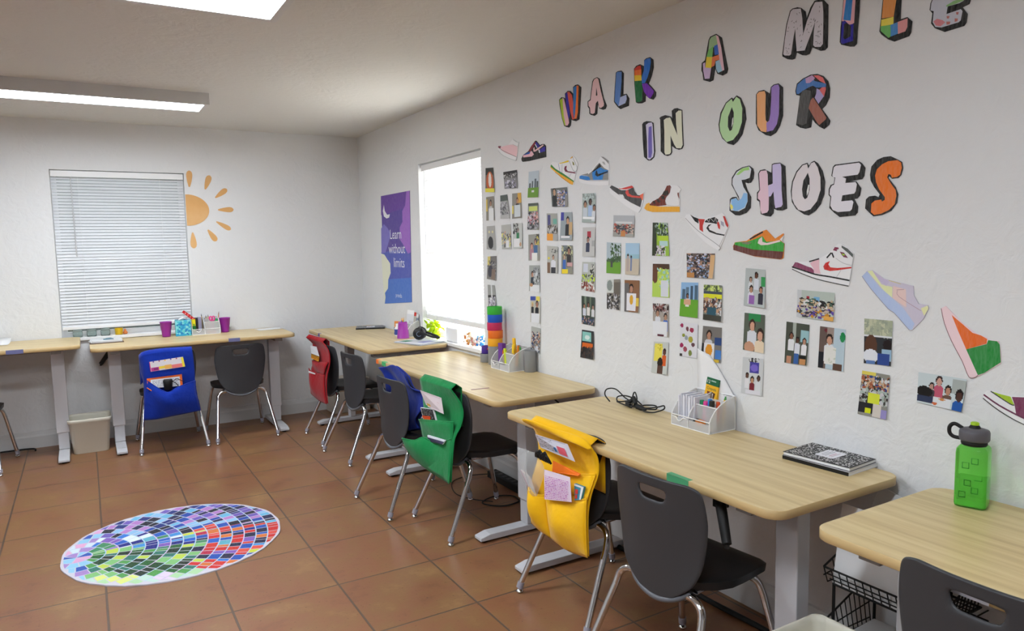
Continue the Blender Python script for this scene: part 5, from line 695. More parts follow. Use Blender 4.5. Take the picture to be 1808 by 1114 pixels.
flat_thing('paper_pad', 'yellow_paper', OX, .034, 'DADCE4', [(.0, 0, .08, 1, 'D070A0'), (.55, 0, .6, 1, 'A8A8B0')], 'white paper pad inside the clear bag in the yellow cover', 'paper pad', .008)
rows = K['yellow_bag']; c2 = Vector(rows[0][0])
mpl = mesh_mat('clear_plastic', 'D8DCDC', .66); mpl.node_tree.nodes['Principled BSDF'].inputs['Roughness'].default_value = .12
one('plastic_bag', MB().grid(patch([lrow(r, c2, (-.05, 0, 0)) for r in rows], 7, .02, 5, .016, OX)), mpl, 'crumpled clear plastic bag in the left pocket of the yellow cover', 'plastic bag', loc=c2)
ear = MB(); q0 = Vector((-.735, -4.165, .635))
for k in range(7): ear.tube(smooth_pts([(0, -.0-.012*k, .0), (-.01, -.02-.012*k, .025+.006*(k % 3)), (.002, -.035-.012*k, -.005)], 4), .005, 6)
one('headphone_cord', ear, M_rub, 'tangled black headphone cord on top of the yellow cover', 'cord', loc=q0)
# red
c = (-.73, -1.03, .55)
t = cover('red', 'dark red pocket cover over the chair nearest the corner', 'red_canvas', '980F1A', c, K['red_body'], [(K['red_upper'], .012), (K['red_lower'], .03)], OX, .05)
flat_part('name_card', 'red_card', c, OX, .008, 'D8D8DC', [], t)
flat_part('striped_card', 'red_stripe', c, OX, .008, 'E8A828', [(0, .1, 1, .22, '5A3018'), (0, .38, 1, .5, '5A3018'), (0, .66, 1, .78, 'A03020')], t)
flat_thing('folded_paper', 'red_paper', OX, .030, 'E8E8EA', [], 'white paper edge showing in the red cover pocket', 'paper')
# navy bag on the front of chair r3
c = (-.73, -2.7, .55)
t = thing('chair_pocket_cover', 'navy blue pocket cover slumped on the inside of a chair back', 'chair cover', c, 0, 'coloured pocket covers on the chairs')
m = cloth_mat('royal_blue_canvas', '0C2A8C')
g = patch([lrow(r, c) for r in K['navy_body']], 6, -.015, 9, .014, OX); obj('cover_body', MB().grid(g), m, t, solid=.004)
g2 = patch([lrow(r, c, (.03, .01, -.01)) for r in K['navy_body']], 6, .015, 4, .012, (1, 0, 0)); obj('pocket', MB().grid(g2), m, t, solid=.004)
# blue at the back wall
c = (-1.76, -.75, .55)
t = cover('blue', 'bright blue pocket cover on the chair under the left window', 'blue_canvas', '0A2F9A', c, K['blue_body'], [(K['blue_pocket'], .02)], OY, .05)
flat_part('name_card', 'blue_card', c, OY, .006, 'E0DADF', [(.03, .62, .25, .98, 'C04090'), (.1, .7, .22, .9, '8C2C70'), (.25, .6, .42, .85, 'F0D040'), (.42, .55, .62, .95, 'F0B860'), (.62, .62, .93, .98, 'F08080'), (.93, .05, 1, 1, 'F0E040'), (.0, 0, .02, 1, 'D04080')]+[(.1+.17*k, .0, .14+.17*k, .12, ['6040A0', 'A03060', 'E8C030'][k % 3]) for k in range(5)], t)
flat_thing('worksheet_folder', 'blue_book', OY, .008, 'E86A28', [(.1, .16, .93, 1, 'E4E4E8')]+lines(6, 5, ['8890B0', 'A8A8B0', '9098A8'], .15, .3, .9, .95, .05), 'orange edged worksheet in the blue cover pocket', 'folder', .005)
cm = MB(); cm.lathe([(.0, .03), (.028, .03), (.034, .018), (.03, .0), (.026, -.045), (.0, -.045)], 20).tube(smooth_pts([(.03, 0, .01), (.06, -.006, .028), (.09, -.004, .012), (.11, -.002, .004)], 5), .003, 6).tube(smooth_pts([(.03, -.005, .012), (.05, -.01, .0), (.07, -.008, -.03)], 5), .003, 6)
one('headset', cm, M_rub, 'black headset stuffed in the blue cover pocket', 'headset', loc=(-1.782, -.808, .528))
one('pencil', MB().tube([(0, 0, 0), (.05, -.004, -.042)], .0036, 6), mat('orange_pencil', 'E87820', .4), 'orange pencil slipped into the side of the blue cover', 'pencil', loc=(-1.921, -.806, .511))
# ================================================================ desktop things
def cup(loc, r0, r1, h, col, label, flip=False):
    pr = [(0, 0), (r0, 0), (r0+(r1-r0)*.1, h*.1), (r0+(r1-r0)*.45, h*.48), (r0+(r1-r0)*.5+.0012, h*.5), (r1, h-.004), (r1+.002, h-.002), (r1+.001, h), (r1-.002, h), (r0-.003, .004), (0, .004)]
    if flip: pr = [(r, h-z) for r, z in pr][::-1]
    return one('plastic_cup', MB().lathe(pr, 28), mat('magenta_plastic', '9C2CA0', .35, trans=.0), label, 'cup', 'purple plastic cups', loc=loc)
cup((-1.715, -.15, .8), .030, .045, .122, '', 'purple plastic cup left of the blue tissue box under the left window')
cup((-1.262, -.115, .8), .030, .045, .122, '', 'purple plastic cup right of the mesh organizer on the back desk')
# tissue cube
M_tiss = mat('turquoise_dapple', '2E9CC8', .5); nt, n, l = nodes(M_tiss); tc = n.new('ShaderNodeTexCoord'); vo = n.new('ShaderNodeTexVoronoi'); vo.inputs['Scale'].default_value = 70; l.new(tc.outputs['Object'], vo.inputs['Vector'])
rp = ramp(nt, [(.0, '1C6CB0'), (.35, '2AA0D0'), (.6, '58C8C8'), (1, '90D8E0')]); sp = n.new('ShaderNodeSeparateColor'); l.new(vo.outputs['Color'], sp.inputs[0]); l.new(sp.outputs[0], rp.inputs[0]); l.new(rp.outputs[0], n['Principled BSDF'].inputs['Base Color'])
t = thing('tissue_box', 'square turquoise patterned tissue box between the cup and the organizer', 'tissue box', (-1.588, -.135, .8), -.06)
obj('box', MB().box(-.058, -.055, 0, .058, .055, .128), M_tiss, t, bevel=.002)
obj('tissue', MB().grid([[(x, y*.3, .128+.028*math.cos(x*50)*(1-abs(y)*12)+.02*math.sin(y*90+x*60)*.3) for x in (-.03, -.015, 0, .015, .03)] for y in (-.06, -.03, 0, .03, .06)]), M_paper, t, solid=.001)
# mesh organizer : local x along width (front is -y)
def organizer(label, loc, rz, W=.215, D=.145, H=.136):
    t = thing('desk_organizer', label, 'desk organizer', loc, rz, 'white wire mesh desk organizers')
    w, r = W/2, .0026
    fr = MB()
    def arc(x):      # side profile curve from low front to tall back
        return [(x, -D/2, 0), (x, -D/2, .045), (x, -D/2+.008, .062), (x, -D/2+.028, .088), (x, -D/2+.055, .108), (x, -D/2+.09, .124), (x, D/2-.01, H), (x, D/2, H), (x, D/2, 0)]
    mid = -w+W*.45
    for x in (-w, mid, w):
        fr.tube(arc(x)+[(x, -D/2, 0)], r, 6)
    for (y, z) in ((-D/2, 0), (D/2, 0), (D/2, H), (-D/2, .045)): fr.tube([(-w, y, z), (w, y, z)], r, 6)
    fr.tube([(mid, -D/2+.04, .098), (w, -D/2+.04, .098)], r*.9, 6)
    fr.tube([(mid, -D/2, 0), (mid, -D/2, .045)], r, 6)
    # drawer front with a dipped grip
    fr.tube(smooth_pts([(-w+.006, -D/2-.002, .037), (-w+.028, -D/2-.002, .036), (-w+.038, -D/2-.002, .026), (-w+.048, -D/2-.002, .022), (-w+.058, -D/2-.002, .026), (-w+.068, -D/2-.002, .036), (mid-.004, -D/2-.002, .037)], 4), r*.9, 6)
    obj('wire_frame', fr, M_white, t)
    pn = MB()
    for x in (-w, mid, w): pn.prism([(p[1], p[2]) for p in arc(x)], x-.0004, x+.0004, T=Matrix(((0, 0, 1, 0), (1, 0, 0, 0), (0, 1, 0, 0), (0, 0, 0, 1))))
    pn.box(-w, -D/2-.0004, 0, w, -D/2+.0004, .036); pn.box(-w, D/2-.0004, 0, w, D/2+.0004, H); pn.box(-w, -D/2, .0008, w, D/2, .0014)
    pn.box(mid, -D/2+.0396, .0, w, -D/2+.0404, .098); pn.box(mid, D/2-.05, .0, w, D/2-.0492, .12); pn.box((mid+w)/2-.0004, -D/2+.04, 0, (mid+w)/2+.0004, D/2, .1)
    obj('mesh_panel', pn, M_mesh, t)
    return t
def in_frame(loc, rz, p):
    c, s = math.cos(rz), math.sin(rz); return (loc[0]+p[0]*c-p[1]*s, loc[1]+p[0]*s+p[1]*c, loc[2]+p[2])
O1 = ((-1.418, -.115, .8005), 0.0); O2 = ((-.085, -2.865, .7455), RR); O3 = ((-.085, -4.438, .7205), RR); O4 = ((-.064, -1.25, .7855), RR)
organizer('white mesh organizer with pencils and pink scissors on the back desk', *O1)
organizer('white mesh organizer with yellow highlighters beside the coloured tube tower', *O2)
organizer('white mesh organizer holding folded papers and a crayon box', *O3)
organizer('white mesh organizer with magazines behind the upturned magenta cup', O4[0], O4[1], .16, .10, .12)
def pencil(name, O, a, b, r, col, label, tip=None, group=None, cat=None):
    A, B = Vector(in_frame(*O, a)), Vector(in_frame(*O, b)); d = B-A
    mb = MB(); c = lin(col); mb.tube([(0, 0, 0), d*.86], r, 7, 0, c)
    mb.tube([d*.86, d*.97, d], [r, r*.45, r*.1] if tip else [r, r, r*.9], 7, 0, lin(tip or col))
    return one(name, mb, M_paint, label, cat or name.replace('_', ' '), group, loc=A)
def slab(name, O, x0, y0, z0, x1, y1, z1, col, label, cat, tilt=0, group=None, deco_=None, bev=0):
    c = ((x0+x1)/2, (y0+y1)/2, z0); L = in_frame(*O, c); mb = MB(); mb.box(x0-c[0], y0-c[1], 0, x1-c[0], y1-c[1], z1-z0, 0, lin(col))
    for (u0, v0, u1, v1, cc) in (deco_ or []):      # marks on the front face (-y)
        X0 = x0-c[0]; Wd = x1-x0; Hh = z1-z0; yy = y0-c[1]-.0003
        mb.add([(X0+u0*Wd, yy, (1-v1)*Hh), (X0+u1*Wd, yy, (1-v1)*Hh), (X0+u1*Wd, yy, (1-v0)*Hh), (X0+u0*Wd, yy, (1-v0)*Hh)], [(0, 1, 2, 3)], 0, lin(cc))
    o = one(name, mb, M_paint, label, cat, group, loc=L, rz=O[1], bevel=bev); o.rotation_euler = Euler((0, tilt, O[1])); return o
# contents, back desk
slab('flash_card_pack', O1, -.100, -.03, .004, -.075, .02, .125, 'F0E020', 'yellow and green card pack in the organizer on the back desk', 'card pack', deco_=[(0, .45, 1, 1, '187838'), (.3, .3, .7, .45, '58A830')])
slab('notebook', O1, -.072, -.03, .004, -.058, .03, .135, '1A1A1C', 'black notebook upright in the back desk organizer', 'notebook')
slab('notebook', O1, -.054, -.03, .004, -.030, .03, .140, '9490AA', 'lilac grey notebook upright in the back desk organizer', 'notebook')
t_ = MB().box(0, -.002, -.011, .125, .001, .011, 0, lin('C8141C'))
for k in range(4): t_.lathe([(.0035, 0), (.0035, .0004)], 10, 0, lin('F0E8E8'), Matrix.Translation((.028+.024*k, -.0022, 0)) @ Matrix.Rotation(math.pi/2, 4, 'X'))
o = one('red_ruler', t_, M_paint, 'red ruler with white dots leaning out of the back desk organizer', 'ruler', loc=(-1.505, -.10, .918)); o.rotation_euler = (0, math.radians(-138), 0); o.location = (-1.487, -.112, .912)
for k, (x, dx, col, tip, L) in enumerate(((-.012, -.008, 'B09060', '303030', .165), (-.002, .004, '3C4470', None, .125), (.020, -.006, 'D8A860', '302010', .150), (.028, .004, 'E0A850', '302010', .155), (.022, .001, '241C40', None, .12), (.098, .020, 'C87850', '805030', .175))):
    pencil('pencil' if tip else 'pen', O1, (x, .02, .006), (x+dx, .03, L), .0036 if tip else .006, col, ['thin brown pencil leaning left in the back desk organizer', 'slate blue pen in the back desk organizer', 'tan pencil leaning left behind the pink scissors', 'orange pencil leaning right behind the pink scissors', 'dark violet pen behind the pink scissors', 'rust coloured pencil leaning out to the right above the green marker'][k], tip)
pencil('marker', O1, (.09, .0, .006), (.092, .0, .12), .009, '28A058', 'green marker at the right end of the back desk organizer')
sc_m = MB()
for s, x in ((-1, 0), (1, .022)): sc_m.tube([(x+.010*math.cos(a), 0, .012+.016*math.sin(a)) for a in [2*math.pi*k/14 for k in range(15)]], .005, 7)
sc_m.box(.004, -.002, -.075, .010, .002, 0).box(.014, -.002, -.075, .020, .002, 0)
one('scissors', sc_m, mat('hot_pink_plastic', 'E83C90', .35), 'pink handled scissors standing in the back desk organizer', 'scissors', loc=(-1.372, -.12, .912))
for k, (x, c_) in enumerate(((.02, 'E07A28'), (.06, 'D84820'))):
    mb = MB().lathe([(0, -.012), (.010, -.011), (.013, 0), (.010, .011), (0, .012)], 14, 0, None, Matrix.Rotation(1.2, 4, 'X'))
    one('sharpener', mb, mat('plastic_'+c_, c_, .4), ['round orange sharpener in the tray of the back desk organizer', 'round red sharpener in the tray of the back desk organizer'][k], 'sharpener', loc=(O1[0][0]+x, O1[0][1]-.055, .8155))
# clipboard and papers
t = thing('clipboard', 'brown clipboard lying on the left corner of the back desk', 'clipboard', (-2.145, -.155, .8), .03)
obj('board', MB().box(-.115, -.155, 0, .115, .10, .004), mat('hardboard', '6A5244', .6), t, bevel=.001)
obj('clip', MB().box(-.13+.012, -.06, .004, -.10+.004, .03, .010), M_chrome, t, bevel=.002)
pm = MB(); r = random.Random(2)
for k in range(5): pm.box(-.10+r.uniform(-.006, .006), -.14+r.uniform(-.005, .004), .0042+.0035*k, .105, .09, .0042+.0035*k+.0028, 0, lin('E8E8EA'))
pm.box(-.02, -.10, .0226, .05, -.03, .0229, 0, lin('3C7890')).box(-.0, -.02, .0226, .04, .03, .0229, 0, lin('88A8B8'))
one('paper_stack', pm, M_paint, 'white worksheets stacked on the brown clipboard', 'papers', loc=(-2.145, -.155, .8), rz=.03)
one('paper_sheet', MB().grid([[(x*.11, y*.075, .001+.004*max(0, x)**2) for x in (-1, -.5, 0, .5, 1)] for y in (-1, -.3, .3, 1)]), M_paper, 'loose white sheet at the right end of the back desk', 'paper', loc=(-.90, -.13, .8005), rz=.1, solid=.0006)
one('paper_stack', MB().grid([[(x*.14, y*.11, .002+.018*max(0, -y)*0+.03*max(0, y)**2) for x in (-1, -.5, 0, .5, 1)] for y in (-1, -.5, 0, .5, 1)]), M_paper, 'white paper with a curled back edge on the desk at the left edge', 'paper', loc=(-2.90, -.15, .836), rz=-.05, solid=.001)
# window 1 sill things
M_clear = mat('clear_plastic_cup', 'E4F0EC', .08, trans=.85, ior=1.2)
def jar(x, label):
    j = thing('glass_jar', label, 'jar', (x, .035, .8275), 0, 'small clear jars on the sill of the left window')
    obj('body', MB().lathe([(0, 0), (.032, 0), (.034, .006), (.034, .04), (.03, .046), (.028, .046), (.0315, .038), (.0315, .004), (0, .004)], 24), M_clear, j)
    obj('lid', MB().lathe([(0, .046), (.031, .046), (.031, .056), (0, .057)], 24), mat('grey_lid', '98A4A0', .4), j)
for x, lb in ((-2.33, 'clear jar at the left end of the left window sill'), (-2.235, 'second clear jar from the left on the left window sill'), (-2.14, 'clear jar beside the yellow tub on the left window sill')): jar(x, lb)
one('yellow_tub', MB().lathe([(0, 0), (.026, 0), (.030, .05), (.031, .052), (.027, .052), (.024, .004), (0, .004)], 24), mat('yellow_plastic', 'F4C81C', .4), 'small yellow tub on the sill of the left window', 'tub', loc=(-2.045, .03, .8275))
one('clay_figure', MB().lathe([(0, 0), (.014, .002), (.018, .012), (.012, .024), (.006, .03), (.010, .038), (0, .045)], 16), mat('orange_clay', 'D07838', .5), 'little orange clay figure right of the yellow tub', 'figure', loc=(-2.0, .03, .8275))
# corner desk
Z = .785
def comp_book(label, loc, rz, w=.19, h=.247, th=.012, lab=True, cat='notebook', marks='E8E8E8', base='202022', n=420, seed=1):
    t = thing('composition_book', label, cat, loc, rz, 'speckled composition books')
    r = random.Random(seed)
    obj('pages', MB().box(-w/2+.001, -h/2+.002, .0012, w/2-.002, h/2-.002, th-.0012), M_paper, t)
    cv = MB(); c = lin(base); cv.box(-w/2, -h/2, 0, w/2, h/2, .0012, 0, c).box(-w/2, -h/2, th-.0012, w/2, h/2, th, 0, c).box(-w/2-.001, -h/2, 0, -w/2+.001, h/2, th, 0, lin('111112'))
    for _ in range(n):
        x, y = r.uniform(-w/2+.004, w/2-.006), r.uniform(-h/2+.004, h/2-.006); a = r.uniform(0, 6.3); k = r.uniform(.0015, .0035)
        pts = [(x+k*math.cos(a+b)*r.uniform(.5, 1.5), y+k*math.sin(a+b)*r.uniform(.5, 1.3), th+.0002) for b in (0, 1.3, 2.5, 3.8, 5.0)]
        cv.add(pts, [(0, 1, 2, 3, 4)], 0, lin(marks))
    obj('cover', cv, M_paint, t)
    if lab:
        lb = MB().prism(rrect(-.045, -.035, .045, .035, .008, 4), th+.0003, th+.0006, 0, lin('ECECF2'))
        for k, (a, b, y, c_) in enumerate(((-.03, .03, .018, 'B890A0'), (-.02, .026, .009, 'C06080'), (-.035, .03, -.004, '909098'), (-.035, .03, -.013, '909098'), (-.025, .02, -.022, 'A0A0A8'))): lb.box(a, y-.0012, th+.0006, b, y+.0012, th+.0008, 0, lin(c_))
        obj('title_label', lb, M_paint, t)
    return t
comp_book('grey composition book lying in the room corner on the furthest desk', (-.125, -.52, Z), 1.2, base='74777C', marks='C0C4C8', seed=3)
pencil('pencil', ((-.20, -.47, Z+.004), 0), (0, 0, 0), (.0, -.13, .0), .0036, 'F0C020', 'yellow pencil beside the composition book in the corner', 'D8A050')
cup((-.162, -1.36, Z), .034, .046, .125, '', 'upturned magenta cup by the poster on the corner desk', flip=True)
t = thing('lotion_bottle', 'small white bottle with blue label left of the upturned magenta cup', 'bottle', (-.15, -1.215, Z))
obj('body', MB().lathe([(0, 0), (.022, 0), (.024, .005), (.024, .062), (.018, .072), (.012, .076), (0, .077)], 22), M_white, t)
obj('cap', MB().lathe([(.013, .075), (.013, .098), (.011, .1), (0, .1)], 18), mat('cap_white', 'F0F0F0', .4), t)
obj('label', MB().lathe([(.0243, .012), (.0245, .013), (.0245, .055), (.0243, .056)], 22), mat('label_blue', '3A4A98', .5), t)
one('pencil_pouch', MB().prism(rrect(-.03, -.012, .03, .012, .008), 0, .105, 0, lin('E8924A')).box(-.031, -.013, .04, .031, .013, .056, 0, lin('2C2C34')).box(-.031, -.013, .0, .031, .013, .014, 0, lin('4878A8')), M_paint, 'upright orange pouch with a dark band beside the white bottle', 'pouch', loc=(-.10, -1.10, Z), rz=-1.1)
mg = [('F0F0F0', 'DADCE0', 'white magazine leaning against the wall behind the magenta cup'), ('C8342C', 'B8B4A8', 'magazine with a red header leaning in the corner desk organizer'), ('E8E8E8', '8C94A0', 'grey edged magazine leaning in the corner desk organizer')]
for k, (a, b, lb) in enumerate(mg):
    mb = MB().box(-.035, -.0015, 0, .035, .0015, .20-.015*k, 0, lin(b)).box(-.035, -.0018, (.20-.015*k)*.84, .035, -.0016, (.20-.015*k), 0, lin(a))
    o = one('magazine', mb, M_paint, lb, 'magazine', 'magazines in the corner desk organizer', loc=(-.070+.012*k, -1.25-.018*k, Z+.004)); o.rotation_euler = (math.radians(-6), math.radians(4), RR+.5)
for k, c_ in enumerate(('4878C0', 'D04838', 'E8B030', '50A060')):
    pencil('pencil', ((-.162, -1.36, Z+.125), 0), (0, 0, -.12+.0), (.012*(k-1.5), .012*(k-1.5), .035), .0035, c_, ['blue', 'red', 'yellow', 'green'][k]+' pencil poking up behind the upturned magenta cup', 'E0B070')
pp = MB(); r = random.Random(12)
for k in range(5):
    T = Matrix.Translation((r.uniform(-.01, .01), r.uniform(-.02, .02), .0004+.0022*k)) @ Matrix.Rotation(r.uniform(-.08, .08), 4, 'Z'); pp.box(-.125, -.14, 0, .125, .14, .0018, 0, lin(['C8CAD0', 'DADCE2', 'B8BCC8', 'E0E2E8', 'D8DAE2'][k]), T)
pp.box(-.10, .05, .0112, -.03, .12, .0116, 0, lin('48946C')); pp.box(-.06, -.10, .0112, .06, -.03, .0116, 0, lin('9898C4'))
one('worksheets', pp, M_paint, 'pile of grey worksheets under the black headphones', 'papers', loc=(-.160, -1.69, Z), rz=.30)
hp = thing('headphones', 'black headphones lying on worksheets in front of the bright window', 'headphones', (-.16, -1.67, Z+.013))
Tc = Matrix.Translation((0, 0, .050)) @ Matrix.Rotation(math.radians(90), 4, 'X') @ Matrix.Rotation(math.radians(-28), 4, 'Y')
obj('ear_cup', MB().lathe([(0, .022), (.018, .021), (.036, .016), (.046, .006), (.047, -.004), (.042, -.012), (.02, -.012), (0, -.012)], 28, T=Tc), M_black, hp)
obj('ear_cup', MB().lathe([(0, .012), (.02, .012), (.042, .012), (.047, .004), (.044, -.008), (.03, -.016), (0, -.018)], 28, T=Matrix.Translation((.035, .05, 0)) @ Tc), M_black, hp)
obj('emblem_ring', MB().tube([Tc @ Vector((.017*math.cos(a), .017*math.sin(a), .0225)) for a in [math.radians(40+280*k/16) for k in range(17)]], .0018, 6), mat('ring_blue_grey', '8090A8', .3), hp)
obj('headband', MB().tube(smooth_pts([(.0, -.02, .065), (.02, -.075, .05), (.05, -.14, .035), (.085, -.155, .03), (.095, -.10, .035), (.06, .0, .055), (.035, .04, .06)], 6), .0085, 8), M_rub, hp)
# window 2 sill things
lf = MB(); r = random.Random(5)
for k in range(46):
    a = r.uniform(0, 6.3); R1 = r.uniform(.0, .10); p = Vector((R1*.35*math.cos(a), R1*1.3*math.sin(a), .02+r.uniform(0, .10))); T = Matrix.Translation(p) @ Euler((r.uniform(-1, 1), r.uniform(-1, 1), r.uniform(0, 6))).to_matrix().to_4x4()
    lf.add([T @ Vector(q) for q in ((0, 0, 0), (.025, .018, .006), (.055, 0, 0), (.025, -.018, .006))], [(0, 1, 2, 3)], 0, None, True)
lf.lathe([(0, 0), (.02, .0), (.03, .03), (.012, .06), (0, .10)], 12)
one('artificial_plant', lf, thin_mat('lime_leaf', 'C8E010', .4), 'bright lime green leafy plant on the sill of the daylit window', 'plant', loc=(.03, -1.53, .793), solid=.0012)
one('paper_bag', MB().prism(rrect(-.03, -.10, .03, .10, .01), 0, .10), M_paper, 'white paper bag on the sill between the lime plant and the bead crafts', 'bag', loc=(.04, -1.86, .793), bevel=.006)
for q, (y, z, pal, lb) in enumerate(((-2.12, .793, ('D8A050', 'E8D8C0', 'C87838', 'F0E8DC'), 'tan and cream bead craft on the right window sill'), (-2.21, .793, ('F0ECE8', 'D89090', 'E8E0D8', 'C8A080'), 'white beaded craft on the right window sill, next to the tan one'), (-2.30, .793, ('2C80C8', 'F0F0F0', '4098D8', 'E8D8C8'), 'blue and white bead craft at the near end of the right window sill'))):
    mb = MB(); r = random.Random(20+q)
    for k in range(46):
        p = (r.uniform(-.02, .035), r.uniform(-.04, .04), .010+r.uniform(0, .075 if q != 1 else .05)); rad = r.uniform(.007, .012)
        mb.lathe([(0, -rad), (rad*.7, -rad*.7), (rad, 0), (rad*.7, rad*.7), (0, rad)], 8, 0, lin(r.choice(pal)), Matrix.Translation(p))
    one('bead_craft', mb, M_paint, lb, 'craft', 'bead crafts on the right window sill', loc=(.02, y, z))
# second desk
Z = .745
M_g = mat('grey_card_tube', '8E8E8E', .6)
def tube_can(name, x, y, z, r, h, col, label, cat='tube', group=None):
    return one(name, MB().lathe([(0, .0), (r, 0), (r+.0008, .002), (r+.0008, h-.002), (r, h), (r-.003, h), (r-.003, .004), (0, .004)], 32), mat('tube_'+col, col, .45), label, cat, group, loc=(x, y, z))
tube_can('cardboard_tube', -.075, -2.665, Z, .0455, .117, '8A8A8A', 'tall grey tube carrying the coloured tower')
TW = [('F4AC24', 'yellow'), ('EE7424', 'orange'), ('C82C5C', 'crimson pink'), ('1858C0', 'blue'), ('3AB43C', 'green')]
for k, (c_, nm) in enumerate(TW):
    tube_can('tape_roll', -.075+(0, .001, -.002, .001, .0)[k], -2.665+(0, -.003, .001, -.001, .0)[k], Z+.1172+.0492*k, .046, .049, c_, nm+' section of the stacked tower, '+['lowest', 'second from the bottom', 'third from the bottom', 'fourth from the bottom', 'topmost'][k], 'tape roll', 'coloured rolls stacked in a tower')
tube_can('cardboard_tube', -.075, -2.545, Z, .038, .055, '8A8A8A', 'short grey tube left of the coloured tower')
tube_can('purple_tub', -.075, -2.545, Z+.0552, .030, .048, '4A2C90', 'purple tub standing on the short grey tube', 'tub')
tube_can('cardboard_tube', -.042, -3.02, Z, .034, .125, '8A8A8A', 'grey tube half hidden behind the organizer with highlighters')
pencil('marker', ((-.075, -2.545, Z+.052), 0), (-.01, .02, .002), (.0, -.075, .062), .006, 'D03838', 'red marker leaning from the purple tub onto the tower')
slab('notebook', O2, -.085, -.035, .004, -.035, -.010, .150, '6C3494', 'purple notebook upright in the organizer beside the tower', 'notebook', deco_=[(.25, .72, .95, .84, 'D8D8E0')])
for k, (a, b, c_, tip, rr, lb, nm) in enumerate((((-.02, -.03, .03), (-.045, -.03, .138), 'F08028', '302820', .0045, 'orange pencil leaning left in the organizer with highlighters', 'pencil'), ((.0, -.03, .03), (-.012, -.03, .125), 'D8E830', None, .009, 'lime highlighter in the organizer beside the tower', 'highlighter'), ((.045, .01, .02), (.012, .02, .185), 'F8C020', None, .011, 'long yellow marker leaning left in the organizer beside the tower', 'marker'), ((.045, -.01, .02), (.040, .0, .15), 'F8D028', None, .009, 'yellow marker standing upright in the organizer beside the tower', 'marker'), ((.06, .01, .02), (.062, .02, .145), 'E88820', None, .008, 'dark yellow marker at the right in the organizer beside the tower', 'marker'), ((.0, .03, .03), (-.01, .035, .15), '1A1A1C', None, .009, 'black marker behind the lime highlighter', 'marker'), ((.065, .02, .02), (.068, .03, .135), '50A848', None, .006, 'green pen at the right in the organizer beside the tower', 'pen'))):
    pencil(nm, O2, a, b, rr, c_, lb, tip)
one('name_strip', MB().box(-.05, -.006, 0, .05, .006, .0006), mat('mauve_strip', '8C4A60', .5), 'thin mauve strip stuck on the second desk', 'strip', loc=(-.525, -3.30, Z+.0003), rz=-.12)
# third desk
Z = .72
for k in range(9):
    slab('folded_paper', O3, -.098+.0105*k, -.045+.002*(k % 3), .004, -.090+.0105*k, .045, .122+.004*((k*5) % 3), ['DADAE4', 'D0D0DC', 'E2E2EA'][k % 3], 'folded white paper standing in the organizer on the third desk', 'folded paper', 0, 'folded white papers standing in the organizer')
cb = thing('crayon_box', 'yellow and green crayon box standing behind the folded papers', 'crayon box', in_frame(*O3, (-.018, .062, .085))); cb.rotation_euler = Euler((math.radians(-8), math.radians(5), RR), 'XYZ')
bm_ = MB().box(-.034, -.009, 0, .034, .009, .078, 0, lin('F4B81C')); bm_.box(-.0345, -.0095, .078, .0345, .0095, .082, 0, lin('14603C'))
bm_.add([(x, -.0093, z) for x, z in ((-.022, .050), (-.014, .018), (-.002, .018), (-.004, .050))], [(0, 1, 2, 3)], 0, lin('7A2A1C')).add([(x, -.0094, z) for x, z in ((.0, .052), (.004, .012), (.018, .006), (.024, .048))], [(0, 1, 2, 3)], 0, lin('5A3420')).add([(x, -.0095, z) for x, z in ((.006, .046), (.010, .020), (.014, .020), (.013, .046))], [(0, 1, 2, 3)], 0, lin('E8E0D8'))
bm_.add([(x, -.0093, z) for x, z in ((-.008, .002), (.03, .0), (.028, .012), (.004, .020))], [(0, 1, 2, 3)], 0, lin('A03820'))
TX = Matrix.Translation((0, -.0098, .058)) @ Matrix.Rotation(math.pi/2, 4, 'X'); text_mesh(bm_, 'Crayola', .017, TX, lin('146038'))
obj('box', bm_, M_paint, cb)
fl = MB().box(-.034, -.009, .082, .034, .009, .108, 0, lin('14643C')); text_mesh(fl, '12', .020, Matrix.Translation((-.022, -.0098, .085)) @ Matrix.Rotation(math.pi/2, 4, 'X'), lin('F0F0F0')); fl.box(-.008, -.0094, .094, .018, -.0091, .099, 0, lin('A8C8B8'))
obj('flap', fl, M_paint, cb)
# large lined sheet curling up against the wall behind the organizer
yz = [(-4.330, 1.035), (-4.375, 1.03), (-4.41, 1.00), (-4.445, .95), (-4.50, .89), (-4.545, .845), (-4.55, .74), (-4.33, .74)]
rows = []
for k in range(13):
    v = k/12; z = 1.03-.29*v; yr = -4.395-.15*min(1, v*1.6)**.9; yl = -4.325-.01*v
    rows.append([(-.006-.006*math.sin(math.pi*u)-.004*v, yl+(yr-yl)*u, z-.02*u*(1-v)) for u in (0, .2, .4, .6, .8, 1)])
cc = Vector((0, -4.43, .85)); one('lined_sheet', MB().grid([[Vector(p)-cc for p in r_] for r_ in rows]), M_paper, 'large white sheet curling up the wall behind the crayon box', 'paper', loc=cc, solid=.0006)
for k, (a, b, c_, nm, lb, rr) in enumerate((((.0, -.01, .03), (.0, -.005, .112), '2C9C68', 'marker', 'green marker at the left of the organizer tray', .009), ((.025, -.015, .03), (.028, -.012, .112), 'F04CA0', 'marker', 'pink marker in the organizer beside the crayon box', .010), ((.046, -.012, .03), (.050, -.01, .125), '2C80D0', 'marker', 'blue marker in the organizer beside the crayon box', .009), ((.064, -.02, .03), (.068, -.018, .122), '22221A', 'marker', 'black marker in the organizer beside the crayon box', .011), ((.08, .0, .03), (.084, .0, .118), 'E0582C', 'marker', 'orange marker at the right of the organizer tray', .008), ((.09, .02, .03), (.100, .025, .142), 'E8B830', 'pencil', 'yellow and green pencil at the right of the organizer with markers', .006))):
    pencil(nm, O3, a, b, rr, c_, lb, '3C8C40' if nm == 'pencil' else None)
